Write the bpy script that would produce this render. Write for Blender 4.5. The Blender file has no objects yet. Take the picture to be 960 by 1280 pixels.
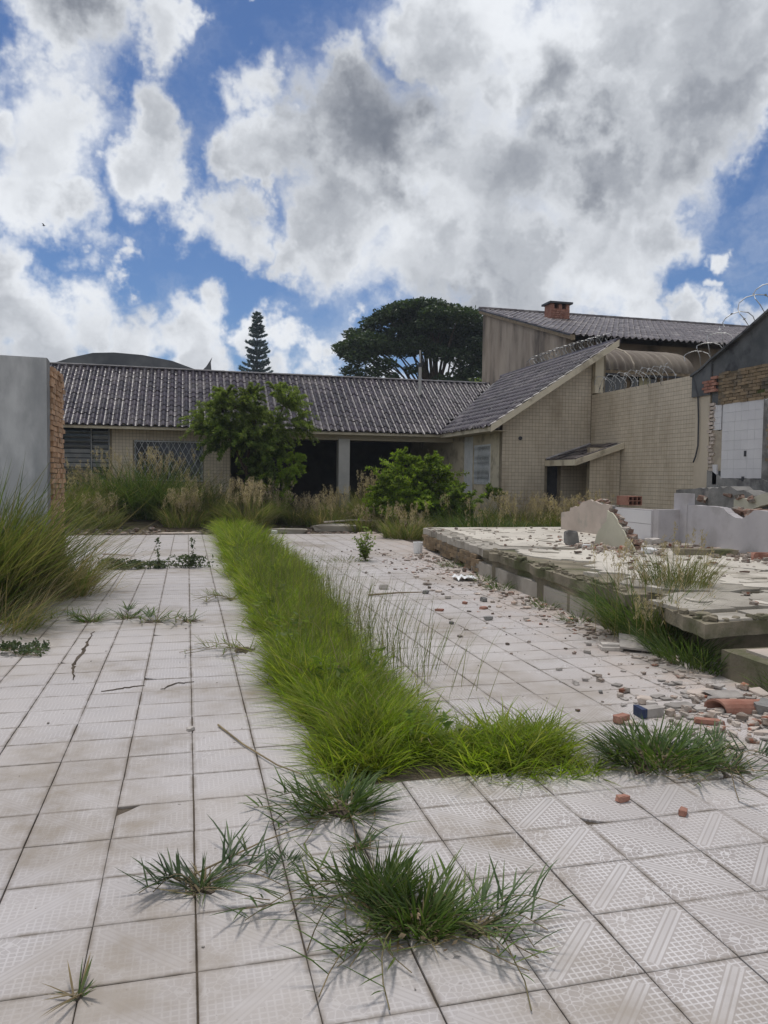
import bpy, bmesh, math, random
import numpy as np
from mathutils import Vector, Matrix
R=math.radians
sc=bpy.context.scene
# ------------------------------------------------------------------ camera
YAW,PITCH,ROLL=R(14.4),R(2.62),R(0.7)
fw=Vector((math.sin(YAW)*math.cos(PITCH),math.cos(YAW)*math.cos(PITCH),-math.sin(PITCH)))
r0=Vector((math.cos(YAW),-math.sin(YAW),0)); u0=r0.cross(fw)
rt=r0*math.cos(ROLL)+u0*math.sin(ROLL); up=u0*math.cos(ROLL)-r0*math.sin(ROLL)
cam=bpy.data.objects.new('camera',bpy.data.cameras.new('camera')); sc.collection.objects.link(cam)
cam.matrix_world=Matrix(((rt.x,up.x,-fw.x,0),(rt.y,up.y,-fw.y,0),(rt.z,up.z,-fw.z,1.5),(0,0,0,1)))
cam.data.sensor_fit='VERTICAL'; cam.data.sensor_height=24; cam.data.lens=18
cam.data.clip_start=.05; cam.data.clip_end=3000
sc.camera=cam
sc.view_settings.view_transform='Standard'; sc.view_settings.look='None'
sc.view_settings.exposure=.52; sc.view_settings.gamma=1
# ------------------------------------------------------------------ sun and sky
SUN_EL,SUN_AZ=R(69),R(-6)          # azimuth from +Y towards +X: high, ahead of the camera, behind thin cloud
sun=bpy.data.objects.new('sun',bpy.data.lights.new('sun','SUN')); sc.collection.objects.link(sun)
sd=Vector((math.sin(SUN_AZ)*math.cos(SUN_EL),math.cos(SUN_AZ)*math.cos(SUN_EL),math.sin(SUN_EL)))
sun.rotation_euler=sd.to_track_quat('Z','Y').to_euler()
sun.data.energy=1.5; sun.data.angle=R(11); sun.data.color=(1,.955,.90)

class NT:
    def __init__(s,tree): s.t=tree; s.n=tree.nodes; s.l=tree.links
    def add(s,typ,ins=None,**kw):
        n=s.n.new(typ)
        for k,v in kw.items(): setattr(n,k,v)
        for k,v in (ins or {}).items(): s.put(n,k,v)
        return n
    def put(s,n,k,v):
        sk=n.inputs[k]
        if isinstance(v,bpy.types.NodeSocket): s.l.new(v,sk)
        elif isinstance(v,bpy.types.Node): s.l.new(v.outputs[0],sk)
        else: sk.default_value=v
    def math(s,op,a,b=0.,c=0.,clamp=False):
        return s.add('ShaderNodeMath',{0:a,1:b,2:c},operation=op,use_clamp=clamp).outputs[0]
    def vm(s,op,a,b=(0,0,0),scale=None):
        n=s.add('ShaderNodeVectorMath',{0:a,1:b},operation=op)
        if scale is not None: s.put(n,'Scale',scale)
        return n.outputs['Value'] if op in('DISTANCE','DOT_PRODUCT','LENGTH') else n.outputs[0]
    def rng(s,v,a,b,c=0.,d=1.,smooth=True):
        return s.add('ShaderNodeMapRange',{0:v,1:a,2:b,3:c,4:d},interpolation_type='SMOOTHSTEP' if smooth else 'LINEAR',clamp=True).outputs[0]
    def noise(s,vec,scale,detail=4.,rough=.55,dist=0.,out=0):
        n=s.add('ShaderNodeTexNoise',{'Vector':vec,'Scale':scale,'Detail':detail,'Roughness':rough,'Distortion':dist})
        return n.outputs[out]
    def mix(s,f,a,b,blend='MIX'):
        n=s.add('ShaderNodeMix',None,data_type='RGBA',blend_type=blend)
        s.put(n,0,f); s.put(n,6,a); s.put(n,7,b); return n.outputs[2]
w=bpy.data.worlds.new('World'); sc.world=w; w.use_nodes=True
T=NT(w.node_tree); T.n.clear()
sky=T.add('ShaderNodeTexSky',sky_type='NISHITA',sun_disc=False,sun_elevation=SUN_EL,sun_rotation=SUN_AZ,altitude=50.,air_density=1.0,dust_density=.3,ozone_density=3.)
tc=T.add('ShaderNodeTexCoord').outputs['Generated']
n1=T.noise(tc,5.,3.,.5,out=1); n2=T.noise(tc,17.,4.,.6,out=1)
d=T.vm('ADD',tc,T.vm('SCALE',T.vm('SUBTRACT',n1,(.5,.5,.5)),scale=.22))
d=T.vm('ADD',d,T.vm('SCALE',T.vm('SUBTRACT',n2,(.5,.5,.5)),scale=.11))
d=T.vm('ADD',d,T.vm('SCALE',T.vm('SUBTRACT',T.noise(tc,48.,5.,.65,out=1),(.5,.5,.5)),scale=.035))
# cloud heaps of this sky: (azimuth from +Y, elevation, angular radius, weight), degrees
HEAPS=[(-10.0,22.2,5.4,1.0),(-10.6,18.0,4.5,1.0),(-7.6,17.9,3.4,1.0),(-6.5,28.8,5.1,1.0),(-10.0,27.7,3.4,1.0),(-1.6,27.4,3.5,1.0),(-1.6,24.3,3.4,1.0),
  (-2.4,21.0,3.4,1.0),(-0.5,19.0,3.4,1.0),(3.1,18.3,3.4,1.0),(-4.5,14.5,1.6,0.7),(-11.1,12.6,4.3,1.0),(-7.7,10.6,4.3,1.0),(-3.5,9.9,4.0,1.0),
  (0.9,10.1,3.5,1.0),(-11.1,9.0,4.5,1.0),(6.0,9.5,2.8,1.0),(8.4,9.9,2.8,1.0),(11.9,10.2,2.6,1.0),(9.5,11.3,1.2,0.8),(0.9,29.2,2.0,0.8),
  (7.3,30.9,1.0,0.8),(8.0,23.5,4.0,1.0),(5.4,22.2,2.9,1.0),(13.9,24.9,3.5,1.0),(19.8,28.0,4.8,1.0),(20.9,30.1,6.8,1.0),(27.7,28.8,7.9,1.0),
  (34.1,28.1,7.4,1.0),(39.1,26.5,6.2,1.0),(14.1,21.0,7.4,1.0),(21.1,20.9,8.5,1.0),(29.0,21.5,8.5,1.0),(34.8,22.8,5.7,1.0),(38.7,24.0,4.0,1.0),
  (10.6,17.3,4.8,1.0),(7.1,16.7,3.1,1.0),(16.5,15.3,6.2,1.0),(23.5,15.2,6.8,1.0),(30.2,17.0,6.2,1.0),(34.9,18.1,3.4,1.0),(21.3,11.4,4.0,1.0),
  (27.0,12.4,4.0,1.0),(32.4,13.2,3.1,1.0),(36.1,11.4,2.8,1.0),(39.6,10.6,2.3,1.0),(38.3,15.3,1.4,0.75),(39.4,16.4,1.0,0.6),(39.1,12.7,1.1,0.7),
  (-14.8,14.5,3.5,1.0),(-15.6,22.5,3.5,1.0),(-10.2,6.5,3.5,1.0),(-4.6,5.7,3.5,1.0),(2.0,6.5,3.5,1.0),(8.4,6.2,3.5,1.0),(14.3,7.1,3.5,1.0),
  (19.6,7.7,3.5,1.0),(24.8,8.0,3.5,1.0),(30.4,8.4,3.5,1.0),(35.7,8.0,3.5,1.0),(40.7,8.0,3.5,1.0),(45.2,8.7,3.5,1.0),(44.7,23.0,3.5,1.0)]
DARK=[(23.5,16.8,9.6,1.0),(14.1,20.3,6.2,1.0),(18.9,13.7,5.7,1.0),(27.7,26.7,5.1,1.0),(34.1,28.5,5.1,1.0),(36.7,24.3,4.5,1.0),(29.0,21.0,5.1,1.0),
  (33.8,19.6,4.5,1.0),(26.9,14.5,5.1,1.0),(3.7,28.0,0.6,1.0),(-6.5,28.4,4.0,1.0),(-8.1,17.9,2.8,0.5),(-6.1,9.4,4.5,0.5),(22.1,27.9,3.4,0.6)]
def field(vec,lst):
    acc=None
    for az,el,r,wt in lst:
        a,e=R(az),R(el)
        c=(math.sin(a)*math.cos(e),math.cos(a)*math.cos(e),math.sin(e))
        v=T.rng(T.vm('DISTANCE',vec,c),R(r)*1.25,R(r)*.12,0.,wt)
        acc=v if acc is None else T.math('SMOOTH_MAX',acc,v,.15)
    return acc
cov=field(d,HEAPS)
away=T.rng(T.vm('DISTANCE',tc,tuple((fw+up*.35).normalized())),.72,.95)
gen=T.rng(T.noise(d,2.6,3.,.5),.34,.52)  # cloud cover out of view, thickened to throw more light on facing walls
cov=T.math('MAXIMUM',cov,T.math('MULTIPLY',gen,away))
f1=T.noise(d,7.,11.,.56)
dens=T.math('ADD',cov,T.math('MULTIPLY',T.math('SUBTRACT',f1,.5),1.0))
alpha=T.rng(dens,.06,.72)
thick=T.rng(dens,.42,1.2)
# heaps are lit on the side towards the sun: compare the billow field here and a little nearer the sun
b1=T.noise(d,4.6,6.,.5); b2=T.noise(T.vm('ADD',d,(sd.x*.05,sd.y*.05,sd.z*.08)),4.6,3.,.45)
dark=field(d,DARK)
dark=T.math('MAXIMUM',dark,T.math('MULTIPLY',T.rng(T.noise(d,3.3,2.,.5),.5,.7),away))
dark=T.math('MULTIPLY',dark,T.rng(T.noise(d,2.6,5.,.45),.25,.72,.62,1.0))
lit=T.math('MULTIPLY',T.math('SUBTRACT',b1,b2),2.3)
fine=T.math('MULTIPLY',T.math('SUBTRACT',f1,.5),.34)
g=T.math('ADD',T.math('MULTIPLY',thick,.40),T.math('MULTIPLY',dark,.70))
g=T.math('SUBTRACT',T.math('SUBTRACT',g,lit),fine)
g=T.rng(g,-.2,1.42)
ccol=T.mix(g,(.60,.62,.65,1),(.125,.14,.17,1))
skyc=T.mix(1.,sky.outputs[0],(.036,.044,.056,1),'MULTIPLY')
low=T.rng(T.add('ShaderNodeSeparateXYZ',{0:tc}).outputs[2],.0,.30,.35,0.)
col=T.mix(alpha,skyc,ccol)
bg=T.add('ShaderNodeBackground',{0:col,1:1.0}); T.add('ShaderNodeOutputWorld',{0:bg.outputs[0]})
w.cycles.sampling_method='MANUAL'; w.cycles.sample_map_resolution=512

# ================================================================== helpers
rnd=random.Random(7); rs=np.random.RandomState(11)
COL=sc.collection; WPOS={}
def _place(o,parent,loc):
    """world position loc -> local position under parent (no rotations above)"""
    if parent is not None:
        o.parent=parent; o.location=Vector(loc)-WPOS[parent.name]
    else: o.location=loc
    WPOS[o.name]=Vector(loc)
def tag(o,label=None,cat=None,group=None,kind=None):
    if label: o['label']=label
    if cat: o['category']=cat
    if group: o['group']=group
    if kind: o['kind']=kind
    return o
def thing(name,loc,label,cat,group=None):
    o=bpy.data.objects.new(name,None); o.empty_display_size=.2; COL.objects.link(o); _place(o,None,loc)
    return tag(o,label,cat,group)
def link_mesh(name,me,parent=None,loc=(0,0,0)):
    o=bpy.data.objects.new(name,me); COL.objects.link(o); _place(o,parent,loc); return o
def raw_mesh(name,V,loops,starts,totals,mat,smooth=False,uv=None):
    me=bpy.data.meshes.new(name); V=np.asarray(V,np.float32)
    me.vertices.add(len(V)); me.vertices.foreach_set('co',V.ravel())
    loops=np.asarray(loops,np.int32); me.loops.add(len(loops)); me.loops.foreach_set('vertex_index',loops)
    me.polygons.add(len(starts)); me.polygons.foreach_set('loop_start',np.asarray(starts,np.int32))
    me.polygons.foreach_set('loop_total',np.asarray(totals,np.int32))
    me.polygons.foreach_set('use_smooth',np.full(len(starts),bool(smooth)))
    if uv is not None:
        l=me.uv_layers.new(name='UVMap'); l.data.foreach_set('uv',np.asarray(uv,np.float32).ravel())
    if mat: me.materials.append(mat)
    me.update(calc_edges=True); return me
class MB:
    """collects shapes in world coordinates, then links them as one mesh object"""
    def __init__(s): s.v=[]; s.f=[]
    def add(s,vs,fs):
        b=len(s.v); s.v+= [tuple(p) for p in vs]; s.f+=[tuple(i+b for i in f) for f in fs]; return s
    def box(s,x0,y0,z0,x1,y1,z1,j=0.):
        q=[(x0,y0,z0),(x1,y0,z0),(x1,y1,z0),(x0,y1,z0),(x0,y0,z1),(x1,y0,z1),(x1,y1,z1),(x0,y1,z1)]
        if j: q=[tuple(c+rnd.uniform(-j,j) for c in p) for p in q]
        return s.add(q,[(0,3,2,1),(4,5,6,7),(0,1,5,4),(1,2,6,5),(2,3,7,6),(3,0,4,7)])
    def hexa(s,q): # eight corners, bottom ring then top ring
        return s.add(q,[(0,3,2,1),(4,5,6,7),(0,1,5,4),(1,2,6,5),(2,3,7,6),(3,0,4,7)])
    def prism(s,poly,fn0,fn1):
        """poly: 2D ring (counter-clockwise seen from the fn1 side); fn0/fn1 map a 2D point to 3D"""
        n=len(poly); b=[fn0(p) for p in poly]; t=[fn1(p) for p in poly]
        return s.add(b+t,[tuple(range(n-1,-1,-1)),tuple(range(n,2*n))]+[(i,(i+1)%n,n+(i+1)%n,n+i) for i in range(n)])
    def plate(s,poly,z0,z1): return s.prism(poly,lambda p:(p[0],p[1],z0),lambda p:(p[0],p[1],z1))
    def tube(s,pts,r,n=6,r1=None,cap=True):
        pts=[Vector(p) for p in pts]; m=len(pts); vs=[]; r1=r if r1 is None else r1
        for i,p in enumerate(pts):
            t=(pts[min(i+1,m-1)]-pts[max(i-1,0)]).normalized()
            a=t.cross(Vector((0,0,1)) if abs(t.z)<.9 else Vector((1,0,0))).normalized(); c=t.cross(a)
            k=r+(r1-r)*i/max(1,m-1)
            for q in range(n):
                w_=2*math.pi*q/n; vs.append(p+a*math.cos(w_)*k+c*math.sin(w_)*k)
        fs=[(i*n+q,i*n+(q+1)%n,(i+1)*n+(q+1)%n,(i+1)*n+q) for i in range(m-1) for q in range(n)]
        if cap: fs+=[tuple(range(n-1,-1,-1)),tuple(range((m-1)*n,m*n))]
        return s.add(vs,fs)
    def strip(s,S,Z0,Z1,front,back):
        """a wall of columns: S stations, Z0/Z1 bottom and top heights; front/back map (s,z) to 3D"""
        n=len(S); v=[]
        for i in range(n): v+=[front(S[i],Z0[i]),front(S[i],Z1[i]),back(S[i],Z0[i]),back(S[i],Z1[i])]
        f=[]
        for i in range(n-1):
            a,b=4*i,4*i+4
            f+=[(a,b,b+1,a+1),(a+2,a+3,b+3,b+2),(a+1,b+1,b+3,a+3),(a,a+2,b+2,b)]
        f+=[(0,1,3,2),(4*n-4,4*n-2,4*n-1,4*n-3)]
        return s.add(v,f)
    def build(s,name,mat,parent=None,smooth=False,kind=None,base=None):
        o0=WPOS[parent.name] if parent is not None else Vector(base or (0,0,0))
        me=bpy.data.meshes.new(name); me.from_pydata([(x-o0.x,y-o0.y,z-o0.z) for x,y,z in s.v],[],s.f)
        me.materials.append(mat)
        if smooth: me.polygons.foreach_set('use_smooth',np.ones(len(me.polygons),bool))
        o=link_mesh(name,me,parent,o0)
        if kind: o['kind']=kind
        return o
def pieces(name,spots,mesh_for,parent):
    """one object per piece, sharing meshes: spots are (loc, rot, scale)"""
    out=[]
    for i,(loc,rot,sca) in enumerate(spots):
        o=link_mesh(name,mesh_for(i),parent,loc); o.rotation_euler=rot; o.scale=sca; out.append(o)
    return out
# ------------------------------------------------------------------ materials
def newmat(name):
    m=bpy.data.materials.new(name); m.use_nodes=True; t=NT(m.node_tree); t.n.clear(); return m,t
def finish(t,col,rough=.8,spec=.3,bump=None,bstr=.3,bdist=.01,metal=0.,extra=None):
    b=t.add('ShaderNodeBsdfPrincipled',{'Base Color':col,'Roughness':rough,'Specular IOR Level':spec,'Metallic':metal})
    if bump is not None:
        bn=t.add('ShaderNodeBump',{'Height':bump,'Strength':bstr,'Distance':bdist}); t.put(b,'Normal',bn.outputs[0])
    t.add('ShaderNodeOutputMaterial',{0:b.outputs[0]}); return b
def C4(c): return (c[0],c[1],c[2],1)
def M(name,c1,c2,scale=3.,rough=.85,spec=.25,bump=.3,bscale=40.,bdist=.008,isl=0.,c3=None,s3=.7,t3=(.5,.65),metal=0.,stretch=None):
    """weathered surface: two colours in a noise, an optional third colour in blotches, random brightness per piece"""
    m,t=newmat(name); g=t.add('ShaderNodeNewGeometry'); P=g.outputs['Position']
    Q=t.vm('MULTIPLY',P,stretch) if stretch else P
    n=t.noise(Q,scale,5.,.6); col=t.mix(t.rng(n,.35,.65),C4(c1),C4(c2))
    if c3: col=t.mix(t.rng(t.noise(t.vm('ADD',Q,(31,7,3)),s3,5.,.62),t3[0],t3[1]),col,C4(c3))
    if isl:
        k=t.rng(g.outputs['Random Per Island'],0,1,1-isl,1+isl,False); ob=t.add('ShaderNodeObjectInfo').outputs['Random']
        k=t.math('MULTIPLY',k,t.rng(ob,0,1,1-isl,1+isl,False))
        col=t.mix(1.,col,t.add('ShaderNodeCombineColor',{0:k,1:k,2:k}).outputs[0],'MULTIPLY')
    finish(t,col,rough,spec,t.noise(P,bscale,4.,.6) if bump else None,bump,bdist,metal); return m
def leafmat(name,cols,trans=.35,rough=.55,spec=.25,scale=1.5,dry=None,dryamt=.0):
    m,t=newmat(name); g=t.add('ShaderNodeNewGeometry')
    r=t.add('ShaderNodeValToRGB',{0:g.outputs['Random Per Island']}); e=r.color_ramp.elements
    e[0].color=C4(cols[0]); e[1].color=C4(cols[-1])
    for i,c in enumerate(cols[1:-1]): e.new((i+1)/(len(cols)-1)).color=C4(c)
    n=t.rng(t.noise(g.outputs['Position'],scale,3.,.6),.3,.7,.7,1.3)
    col=t.mix(1.,r.outputs[0],t.add('ShaderNodeCombineColor',{0:n,1:n,2:n}).outputs[0],'MULTIPLY')
    if dry: col=t.mix(t.math('MULTIPLY',t.rng(t.noise(g.outputs['Position'],scale*1.7,4.,.65),.45,.68),dryamt),col,C4(dry))
    b=t.add('ShaderNodeBsdfPrincipled',{'Base Color':col,'Roughness':rough,'Specular IOR Level':spec})
    tr=t.add('ShaderNodeBsdfTranslucent',{'Color':t.mix(1.,col,(1.15,1.2,.55,1),'MULTIPLY')})
    mx=t.add('ShaderNodeMixShader',{0:trans,1:b.outputs[0],2:tr.outputs[0]}); t.add('ShaderNodeOutputMaterial',{0:mx.outputs[0]}); return m

def tile_material():
    m,t=newmat('printed_floor_tile'); g=t.add('ShaderNodeNewGeometry'); P=g.outputs['Position']
    uv=t.add('ShaderNodeUVMap').outputs[0]; s=t.add('ShaderNodeSeparateXYZ',{0:uv}); u,v=s.outputs[0],s.outputs[1]
    def cell(x,n):
        f=t.math('FRACT',t.math('MULTIPLY',x,n)); return t.math('ABSOLUTE',t.math('SUBTRACT',f,.5))
    grid=t.rng(t.math('MAXIMUM',cell(u,14.),cell(v,14.)),.33,.41)
    dg=t.math('ABSOLUTE',t.math('SUBTRACT',u,v)); sm=t.math('ADD',u,v)
    inr=t.math('MULTIPLY',t.rng(sm,.22,.25),t.rng(sm,1.75,1.78,1.,0.))
    band=t.math('MULTIPLY',t.rng(dg,.125,.135,1.,0.),inr)
    bl=t.math('MULTIPLY',t.rng(t.math('ABSOLUTE',t.math('SUBTRACT',dg,.085)),.018,.03,.75,0.),inr)
    bl=t.math('MAXIMUM',bl,t.math('MULTIPLY',t.rng(dg,.03,.04,1.,0.),t.math('MULTIPLY',inr,.55)))
    c1=t.vm('DISTANCE',uv,(1,0,0)); c2=t.vm('DISTANCE',uv,(0,1,0)); cd=t.math('MINIMUM',c1,c2)
    vo=t.add('ShaderNodeTexVoronoi',{'Vector':uv,'Scale':13.},feature='DISTANCE_TO_EDGE').outputs[0]
    cr=t.rng(vo,.05,.09,1.,0.); inc=t.rng(cd,.38,.41,1.,0.)
    line=t.add('ShaderNodeMix',{0:inc,2:grid,3:cr},data_type='FLOAT').outputs[0]
    line=t.add('ShaderNodeMix',{0:band,2:line,3:bl},data_type='FLOAT').outputs[0]
    wear=t.noise(P,1.1,4.,.6); fresh=t.rng(t.add('ShaderNodeSeparateXYZ',{0:P}).outputs[0],.7,1.3,.5,1.)
    k=t.math('MULTIPLY',t.rng(wear,.3,.6,.5,1.0),fresh)
    lf=t.math('MULTIPLY',line,k)
    rpo=t.add('ShaderNodeObjectInfo').outputs['Random']; rpi=g.outputs['Random Per Island']
    rr=t.math('FRACT',t.math('ADD',rpo,rpi))
    base=t.mix(rr,(.335,.300,.281,1),(.405,.366,.345,1)); base=t.mix(t.math('MULTIPLY',t.math('SUBTRACT',1.,fresh),1.),base,(.47,.442,.438,1))
    col=t.mix(lf,base,(.62,.592,.58,1))
    # dust and brown silt lying in drifts over the paving
    silt=t.math('MULTIPLY',t.rng(t.noise(t.vm('ADD',P,(5,2,0)),.75,6.,.62),.47,.66),t.rng(t.noise(P,6.,4.,.6),.3,.7,.4,.95))
    col=t.mix(silt,col,(.27,.225,.175,1))
    dust=t.math('MULTIPLY',t.rng(t.noise(t.vm('ADD',P,(9,4,0)),.5,5.,.6),.42,.62),.35); col=t.mix(dust,col,(.52,.475,.44,1))
    near=t.rng(t.math('SUBTRACT',t.add('ShaderNodeSeparateXYZ',{0:P}).outputs[0],t.math('MULTIPLY',t.add('ShaderNodeSeparateXYZ',{0:P}).outputs[1],.06)),2.3,3.7)
    grit=t.math('MULTIPLY',near,t.rng(t.noise(P,3.2,6.,.65),.38,.62,.15,.9)); col=t.mix(grit,col,(.47,.39,.335,1))
    sp=t.rng(t.noise(P,55.,2.,.5),.70,.76,0.,.45); col=t.mix(sp,col,(.14,.115,.09,1))
    edge=t.math('MAXIMUM',t.math('ABSOLUTE',t.math('SUBTRACT',u,.5)),t.math('ABSOLUTE',t.math('SUBTRACT',v,.5)))
    col=t.mix(t.math('MULTIPLY',t.rng(edge,.44,.5),t.rng(t.noise(P,9.,3.,.6),.35,.65,.15,.85)),col,(.22,.185,.15,1))
    rough=t.rng(t.noise(P,4.,4.,.6),.3,.7,.42,.62)
    finish(t,col,rough,.35,t.math('ADD',t.math('MULTIPLY',line,.5),t.noise(P,120.,2.,.5)),.12,.003); return m
MT=dict(
 tile=tile_material(),
 soil=M('dark_joint_soil',(.075,.06,.046),(.13,.106,.082),6,.95,.1,.6,60,.02),
 earth=M('bare_earth',(.12,.095,.065),(.19,.155,.11),2.5,.95,.1,.7,25,.03,c3=(.08,.09,.035),s3=.9),
 grey_plaster=M('grey_cement_render',(.47,.47,.475),(.60,.60,.60),3.2,.9,.2,.5,60,.006,c3=(.345,.35,.36),s3=2.0,t3=(.42,.68),stretch=(1,1,.4)),
 edge_plaster=M('dark_cement_edge',(.20,.20,.205),(.27,.265,.26),3,.9,.2,.4,50,.006),
 brick=M('old_clay_brick',(.42,.255,.155),(.50,.33,.215),8,.9,.15,.5,70,.006,isl=.22,c3=(.30,.26,.22),s3=5,t3=(.5,.75)),
 red_brick=M('red_clay',(.27,.125,.09),(.34,.185,.14),9,.9,.15,.5,70,.006,isl=.15),
 brown_brick=M('brown_brick',(.19,.14,.09),(.26,.195,.125),6,.92,.12,.6,60,.008,isl=.25,c3=(.12,.105,.085),s3=2.5),
 mortar=M('lime_mortar',(.36,.31,.25),(.45,.39,.31),7,.95,.1,.6,50,.01),
 beige_tile=M('beige_wall_tile',(.54,.465,.36),(.58,.50,.39),1.2,.5,.35,.05,60,.002,isl=.06,c3=(.40,.33,.24),s3=1.1,t3=(.45,.75),stretch=(1.1,1.1,.38)),
 grout=M('dirty_grout',(.20,.165,.12),(.27,.225,.165),5,.95,.1,.2),
 cream=M('cream_painted_wood',(.55,.485,.37),(.61,.54,.41),2.5,.7,.3,.2,30,.004,c3=(.36,.31,.23),s3=2),
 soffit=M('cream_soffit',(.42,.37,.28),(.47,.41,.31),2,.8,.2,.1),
 column=M('grey_white_column',(.40,.39,.37),(.47,.455,.43),2,.85,.2,.3,40,.005),
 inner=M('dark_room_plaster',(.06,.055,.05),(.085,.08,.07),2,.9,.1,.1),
 roof=M('dark_glazed_roof_tile',(.024,.017,.024),(.040,.029,.038),4,.40,.32,.15,30,.003,isl=.45,c3=(.085,.072,.074),s3=1.1,t3=(.47,.68)),
 roof_old=M('grey_weathered_roof_tile',(.075,.063,.065),(.12,.10,.10),3,.42,.35,.3,30,.004,isl=.25,c3=(.22,.20,.19),s3=1.2,t3=(.5,.72)),
 ridge=M('pale_ridge_mortar',(.30,.28,.28),(.42,.40,.40),4,.6,.3,.4,25,.01),
 metal=M('galvanised_grey_metal',(.30,.31,.32),(.40,.41,.42),6,.45,.5,.1,30,.002,metal=.6),
 wire=M('razor_wire_steel',(.30,.30,.30),(.42,.42,.41),12,.5,.5,.0,metal=.55),
 white_paint=M('white_painted_steel',(.58,.60,.62),(.68,.69,.70),5,.5,.4,.1,40,.002),
 slat=M('dusty_louvre_slat',(.20,.21,.215),(.28,.285,.29),4,.5,.4,.1),
 dark_metal=M('dark_metal',(.035,.035,.04),(.06,.06,.065),5,.5,.4,.1),
 concrete=M('weathered_concrete',(.34,.31,.265),(.43,.395,.34),1.6,.92,.15,.6,30,.012,c3=(.20,.18,.145),s3=1.1,t3=(.5,.7)),
 screed=M('pale_dusty_screed',(.50,.46,.40),(.60,.555,.48),1.1,.95,.1,.5,22,.012,c3=(.36,.325,.27),s3=1.3,t3=(.5,.66)),
 mossy=M('mossy_dark_concrete',(.17,.15,.11),(.27,.235,.175),2.2,.95,.1,.7,28,.014,c3=(.10,.105,.055),s3=1.6,t3=(.48,.66)),
 stained=M('rain_streaked_render',(.34,.28,.225),(.46,.385,.315),.8,.93,.1,.3,30,.006,c3=(.15,.125,.105),s3=.8,t3=(.42,.70),stretch=(1,1.7,.42)),
 soot=M('sooty_grey_mortar',(.085,.09,.095),(.14,.145,.15),1.5,.95,.1,.5,30,.01,c3=(.05,.05,.055),s3=1.2),
 lilac=M('lilac_grey_wall_tile',(.46,.435,.445),(.52,.495,.50),1.4,.4,.35,.1,40,.003,c3=(.40,.375,.375),s3=1.5),
 whitetile=M('white_wall_tile',(.60,.585,.595),(.66,.645,.65),1.2,.4,.35,.08,40,.002,isl=.02),
 pinkplaster=M('dusty_beige_pink_plaster',(.46,.39,.335),(.53,.45,.39),2.5,.92,.15,.3,30,.006,c3=(.40,.36,.31),s3=2),
 greenplaster=M('pale_green_plaster',(.48,.46,.36),(.56,.53,.42),2,.92,.15,.3,30,.006),
 greymortar=M('grey_rough_mortar',(.20,.195,.185),(.29,.28,.265),3,.95,.1,.7,25,.014,c3=(.14,.135,.13),s3=2.5),
 fibre=M('rib_shaded_fibre_sheet',(.17,.14,.115),(.24,.205,.165),2.5,.8,.25,.3,30,.006,c3=(.33,.29,.23),s3=2.2,t3=(.55,.72),stretch=(3.2,.25,.25)),  # pale streaks in the colour stand for light catching the ribs
 yellowed=M('yellowed_plastic_sheet',(.42,.38,.22),(.52,.47,.30),3,.5,.3,.1),
 hangar=M('grey_sheet_roof',(.085,.09,.10),(.13,.135,.145),.5,.7,.3,.2,8,.01,c3=(.16,.165,.17),s3=.25),
 wood=M('grey_dead_wood',(.20,.155,.105),(.30,.24,.17),12,.9,.1,.4,50,.004),
 bark=M('tree_bark',(.055,.04,.028),(.10,.075,.05),9,.95,.1,.7,40,.01),
 stone=M('grey_rubble_stone',(.33,.30,.275),(.45,.415,.38),9,.95,.1,.6,50,.008,isl=.3),
 ruin_brick=M('broken_ruin_brick',(.20,.125,.095),(.31,.21,.165),9,.95,.1,.6,50,.008,isl=.4,c3=(.34,.31,.27),s3=6,t3=(.5,.6)),
 rubble=M('mixed_rubble',(.30,.235,.19),(.46,.41,.36),18,.95,.1,.6,60,.006,isl=.4,c3=(.33,.15,.10),s3=9,t3=(.56,.62)),
 white=M('white_plastic',(.72,.72,.71),(.80,.80,.79),8,.5,.4,.1),
 blue=M('blue_painted_face',(.022,.035,.085),(.035,.05,.11),10,.6,.3,.2),
 glass=M('dark_window_glass',(.018,.022,.028),(.026,.03,.036),2,.08,.6,.0),
 deadleaf=M('dead_leaf',(.26,.19,.12),(.36,.27,.18),15,.8,.2,.2,isl=.3),
)
def litter(base):  # deterministic little random generator per piece of work
    return random.Random(base)

# ================================================================== THE GROUND AND THE PAVING
def ground_z(x,y):
    t=min(1.,max(0.,(y-19.8)/3.2)); t=t*t*(3-2*t); return -.05+.30*t
xs=[-900,-300,-100,-40,-20]+[-12+1.*i for i in range(40)]+[35,60,120,350,900]
ys=[-900,-200,-50,-15]+[-4+1.*i for i in range(20)]+[16+.5*i for i in range(24)]+[32,45,70,120,300,900,1500]
g=MB(); g.v=[(x,y,ground_z(x,y)) for y in ys for x in xs]; n_=len(xs)
g.f=[(j*n_+i,j*n_+i+1,(j+1)*n_+i+1,(j+1)*n_+i) for j in range(len(ys)-1) for i in range(n_-1)]
tag(g.build('ground',MT['earth'],smooth=True),'bare earth of the lot rising towards the house',None,None,'structure')
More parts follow.
